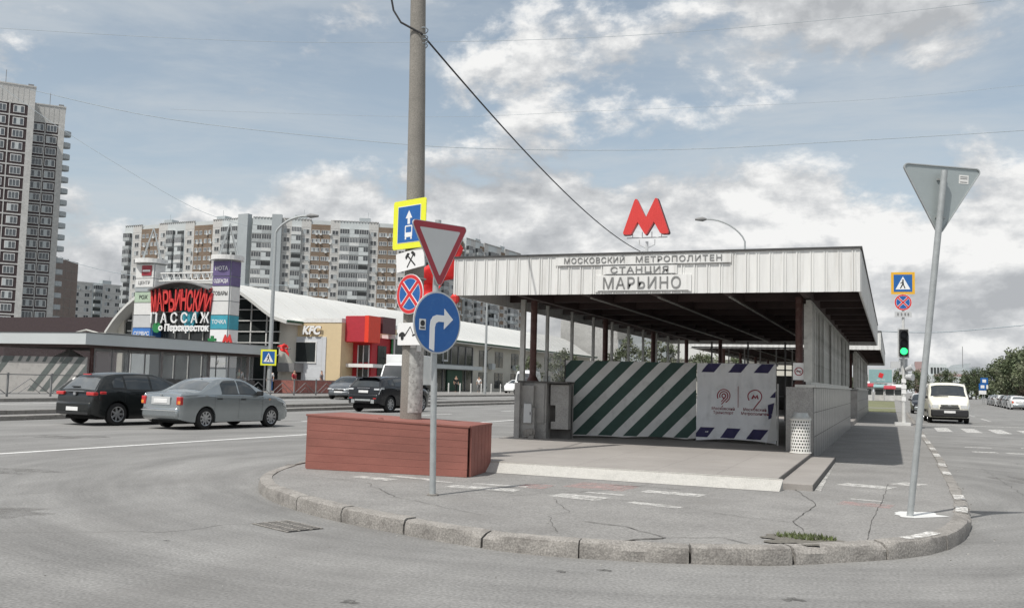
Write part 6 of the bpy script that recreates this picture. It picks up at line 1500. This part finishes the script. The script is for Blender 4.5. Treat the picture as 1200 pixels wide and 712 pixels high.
def skin(name,pts,edges,rad,m,par,sub=1):
    me=D.meshes.new(name); me.from_pydata(pts,edges,[]); me.materials.append(M[m]); o=D.objects.new(name,me); C.objects.link(o); o.parent=par
    o.modifiers.new('skin','SKIN'); 
    for v_,r_ in zip(me.skin_vertices[0].data,rad): v_.radius=(r_,r_)
    me.skin_vertices[0].data[0].use_root=True
    s_=o.modifiers.new('sub','SUBSURF'); s_.levels=sub; s_.render_levels=sub; s_=None
    for m_ in o.modifiers:
        if m_.type=='SKIN': m_.use_smooth_shade=True
    return o
def person(label,loc,rz,shirt,trous,walk=.12,hgt=1.72,arm=.1):
    t=thing('person',label,'person',loc,rz); s=hgt/1.75
    P=lambda *a:tuple(q*s for q in a)
    pts=[P(0,0,.95),P(0,0,1.15),P(0,0,1.42),P(0,0,1.50),P(0,-.01,1.60),P(0,-.01,1.72), P(-.10,0,.90),P(-.11,-walk,.50),P(-.11,walk*-.6,.07),P(-.11,-walk*.6-.13,.04), P(.10,0,.90),P(.11,walk*.3,.50),P(.11,walk,.07),P(.11,walk-.13,.04),
         P(-.19,0,1.42),P(-.25,.02,1.15),P(-.25,-arm,.90),P(-.25,-arm-.04,.80), P(.19,0,1.42),P(.25,.02,1.15),P(.25,-arm,.90),P(.25,-arm-.04,.80)]
    ed=[(0,1),(1,2),(2,3),(3,4),(4,5),(0,6),(6,7),(7,8),(8,9),(0,10),(10,11),(11,12),(12,13),(2,14),(14,15),(15,16),(16,17),(2,18),(18,19),(19,20),(20,21)]
    rad=[.13,.12,.13,.055,.085,.08,.085,.06,.045,.04,.085,.06,.045,.04,.06,.042,.035,.03,.06,.042,.035,.03]
    skin('body',pts,ed,[r_*s for r_ in rad],'skin',t)
    g=1.18
    skin('shirt',[pts[0],pts[1],pts[2],pts[14],tuple(Vector(pts[15])),pts[18],pts[19]],[(0,1),(1,2),(2,3),(3,4),(2,5),(5,6)],[.15*s,.14*s,.15*s,.08*s,.06*s,.08*s,.06*s],shirt,t)
    skin('trousers',[pts[0],pts[6],pts[7],pts[8],pts[10],pts[11],pts[12]],[(0,1),(1,2),(2,3),(0,4),(4,5),(5,6)],[.145*s,.1*s,.075*s,.06*s,.1*s,.075*s,.06*s],trous,t)
    skin('hair',[P(0,.02,1.66),P(0,.01,1.74)],[(0,1)],[.09*s,.085*s],'hair',t)
    return t
person('person in a white shirt standing by the red brick wall, leftmost',(-48.0,62.0,.3),2.0,'s_white_dirty','rail')
person('person in a dark top standing second from left by the brick wall',(-47.4,62.6,.3),1.0,'s_gray','s_black')
person('person in a pale green top beside the brick wall end',(-46.9,61.8,.3),-1.0,'green_p','panel_lt')
person('person in white standing before the pale portal of the restaurant',(-44.5,62.5,.3),.4,'s_white','blue_p')
person('person in a red top walking past the restaurant',(-42.0,62,.3),1.57,'panel_red','s_black')
person('person in a dark jacket near the red restaurant corner',(-39.6,62,.3),1.8,'rail','s_black')
person('person in black leaning by the mall shop front',(-42.6,92.5,.3),.8,'s_black','s_black')
person('person in white at the green mall entrance',(-43.0,99.5,.3),.3,'s_white','rail')
def wirething(name,label,pts,r):
    b=MB(); P=[]; pp=[Vector(p) for p in pts]
    for i in range(len(pp)-1):
        p0=pp[max(i-1,0)];p1=pp[i];p2=pp[i+1];p3=pp[min(i+2,len(pp)-1)]
        for k in range(6): t_=k/6; P.append(.5*((2*p1)+(p2-p0)*t_+(2*p0-5*p1+4*p2-p3)*t_*t_+(3*p1-p0-3*p2+p3)*t_**3))
    P.append(pp[-1]); b.tube(P,r,5); return tag(b.build(name,'wire_thin'),label,'wire')
wirething('overhead_wire','thin overhead wire highest across the whole sky',[(-38.63-9,31.91-4,17.6),(-38.63,31.91,17.34),(-30.11,35.3,17.06),(-22.7,38.22,17.1),(-12.69,42.12,17.62),(-3.42,45.7,18.62),(5.85,49.24,19.99),(14,52.5,21.5)],.010)
wirething('overhead_wire','sagging overhead wire passing low behind the concrete pole',[(-41.5,36.29,15.97),(-34.71,39.09,14.61),(-24.43,43.23,13.7),(-18.25,45.68,13.52),(-10.02,48.91,13.74),(-1.78,52.1,14.41),(6.46,55.29,15.17),(14,58.3,16.0)],.016)
wirething('overhead_wire','faint overhead wire midway up the sky',[(-48.59,54.66,20.59),(-31.3,61.49,20.51),(-19.77,65.98,21.26),(-2.47,72.7,22.48),(9.06,77.13,23.9),(18,80.5,25.2)],.010)
wirething('overhead_wire','low wire running right from the second pavilion roof behind the lights',[(-.5,44.87,4.12),(1.92,45.83,4.14),(5.38,47.16,4.54),(12,49.8,5.4)],.02)
wirething('overhead_wire','wire between the tower block and the apartment block at the left',[(-80.21,75.17,13.32),(-78.58,75.93,12.6),(-73.64,77.92,11.56),(-66,81,10.9),(-58,85,11.0)],.03)
wirething('overhead_wire','wire coming down from the tower to the apartment block roof',[(-52,43,19.3),(-48.08,44.43,16.53),(-44.14,46.2,13.99),(-40.21,47.96,11.72),(-37.25,49.21,10.74)],.014)
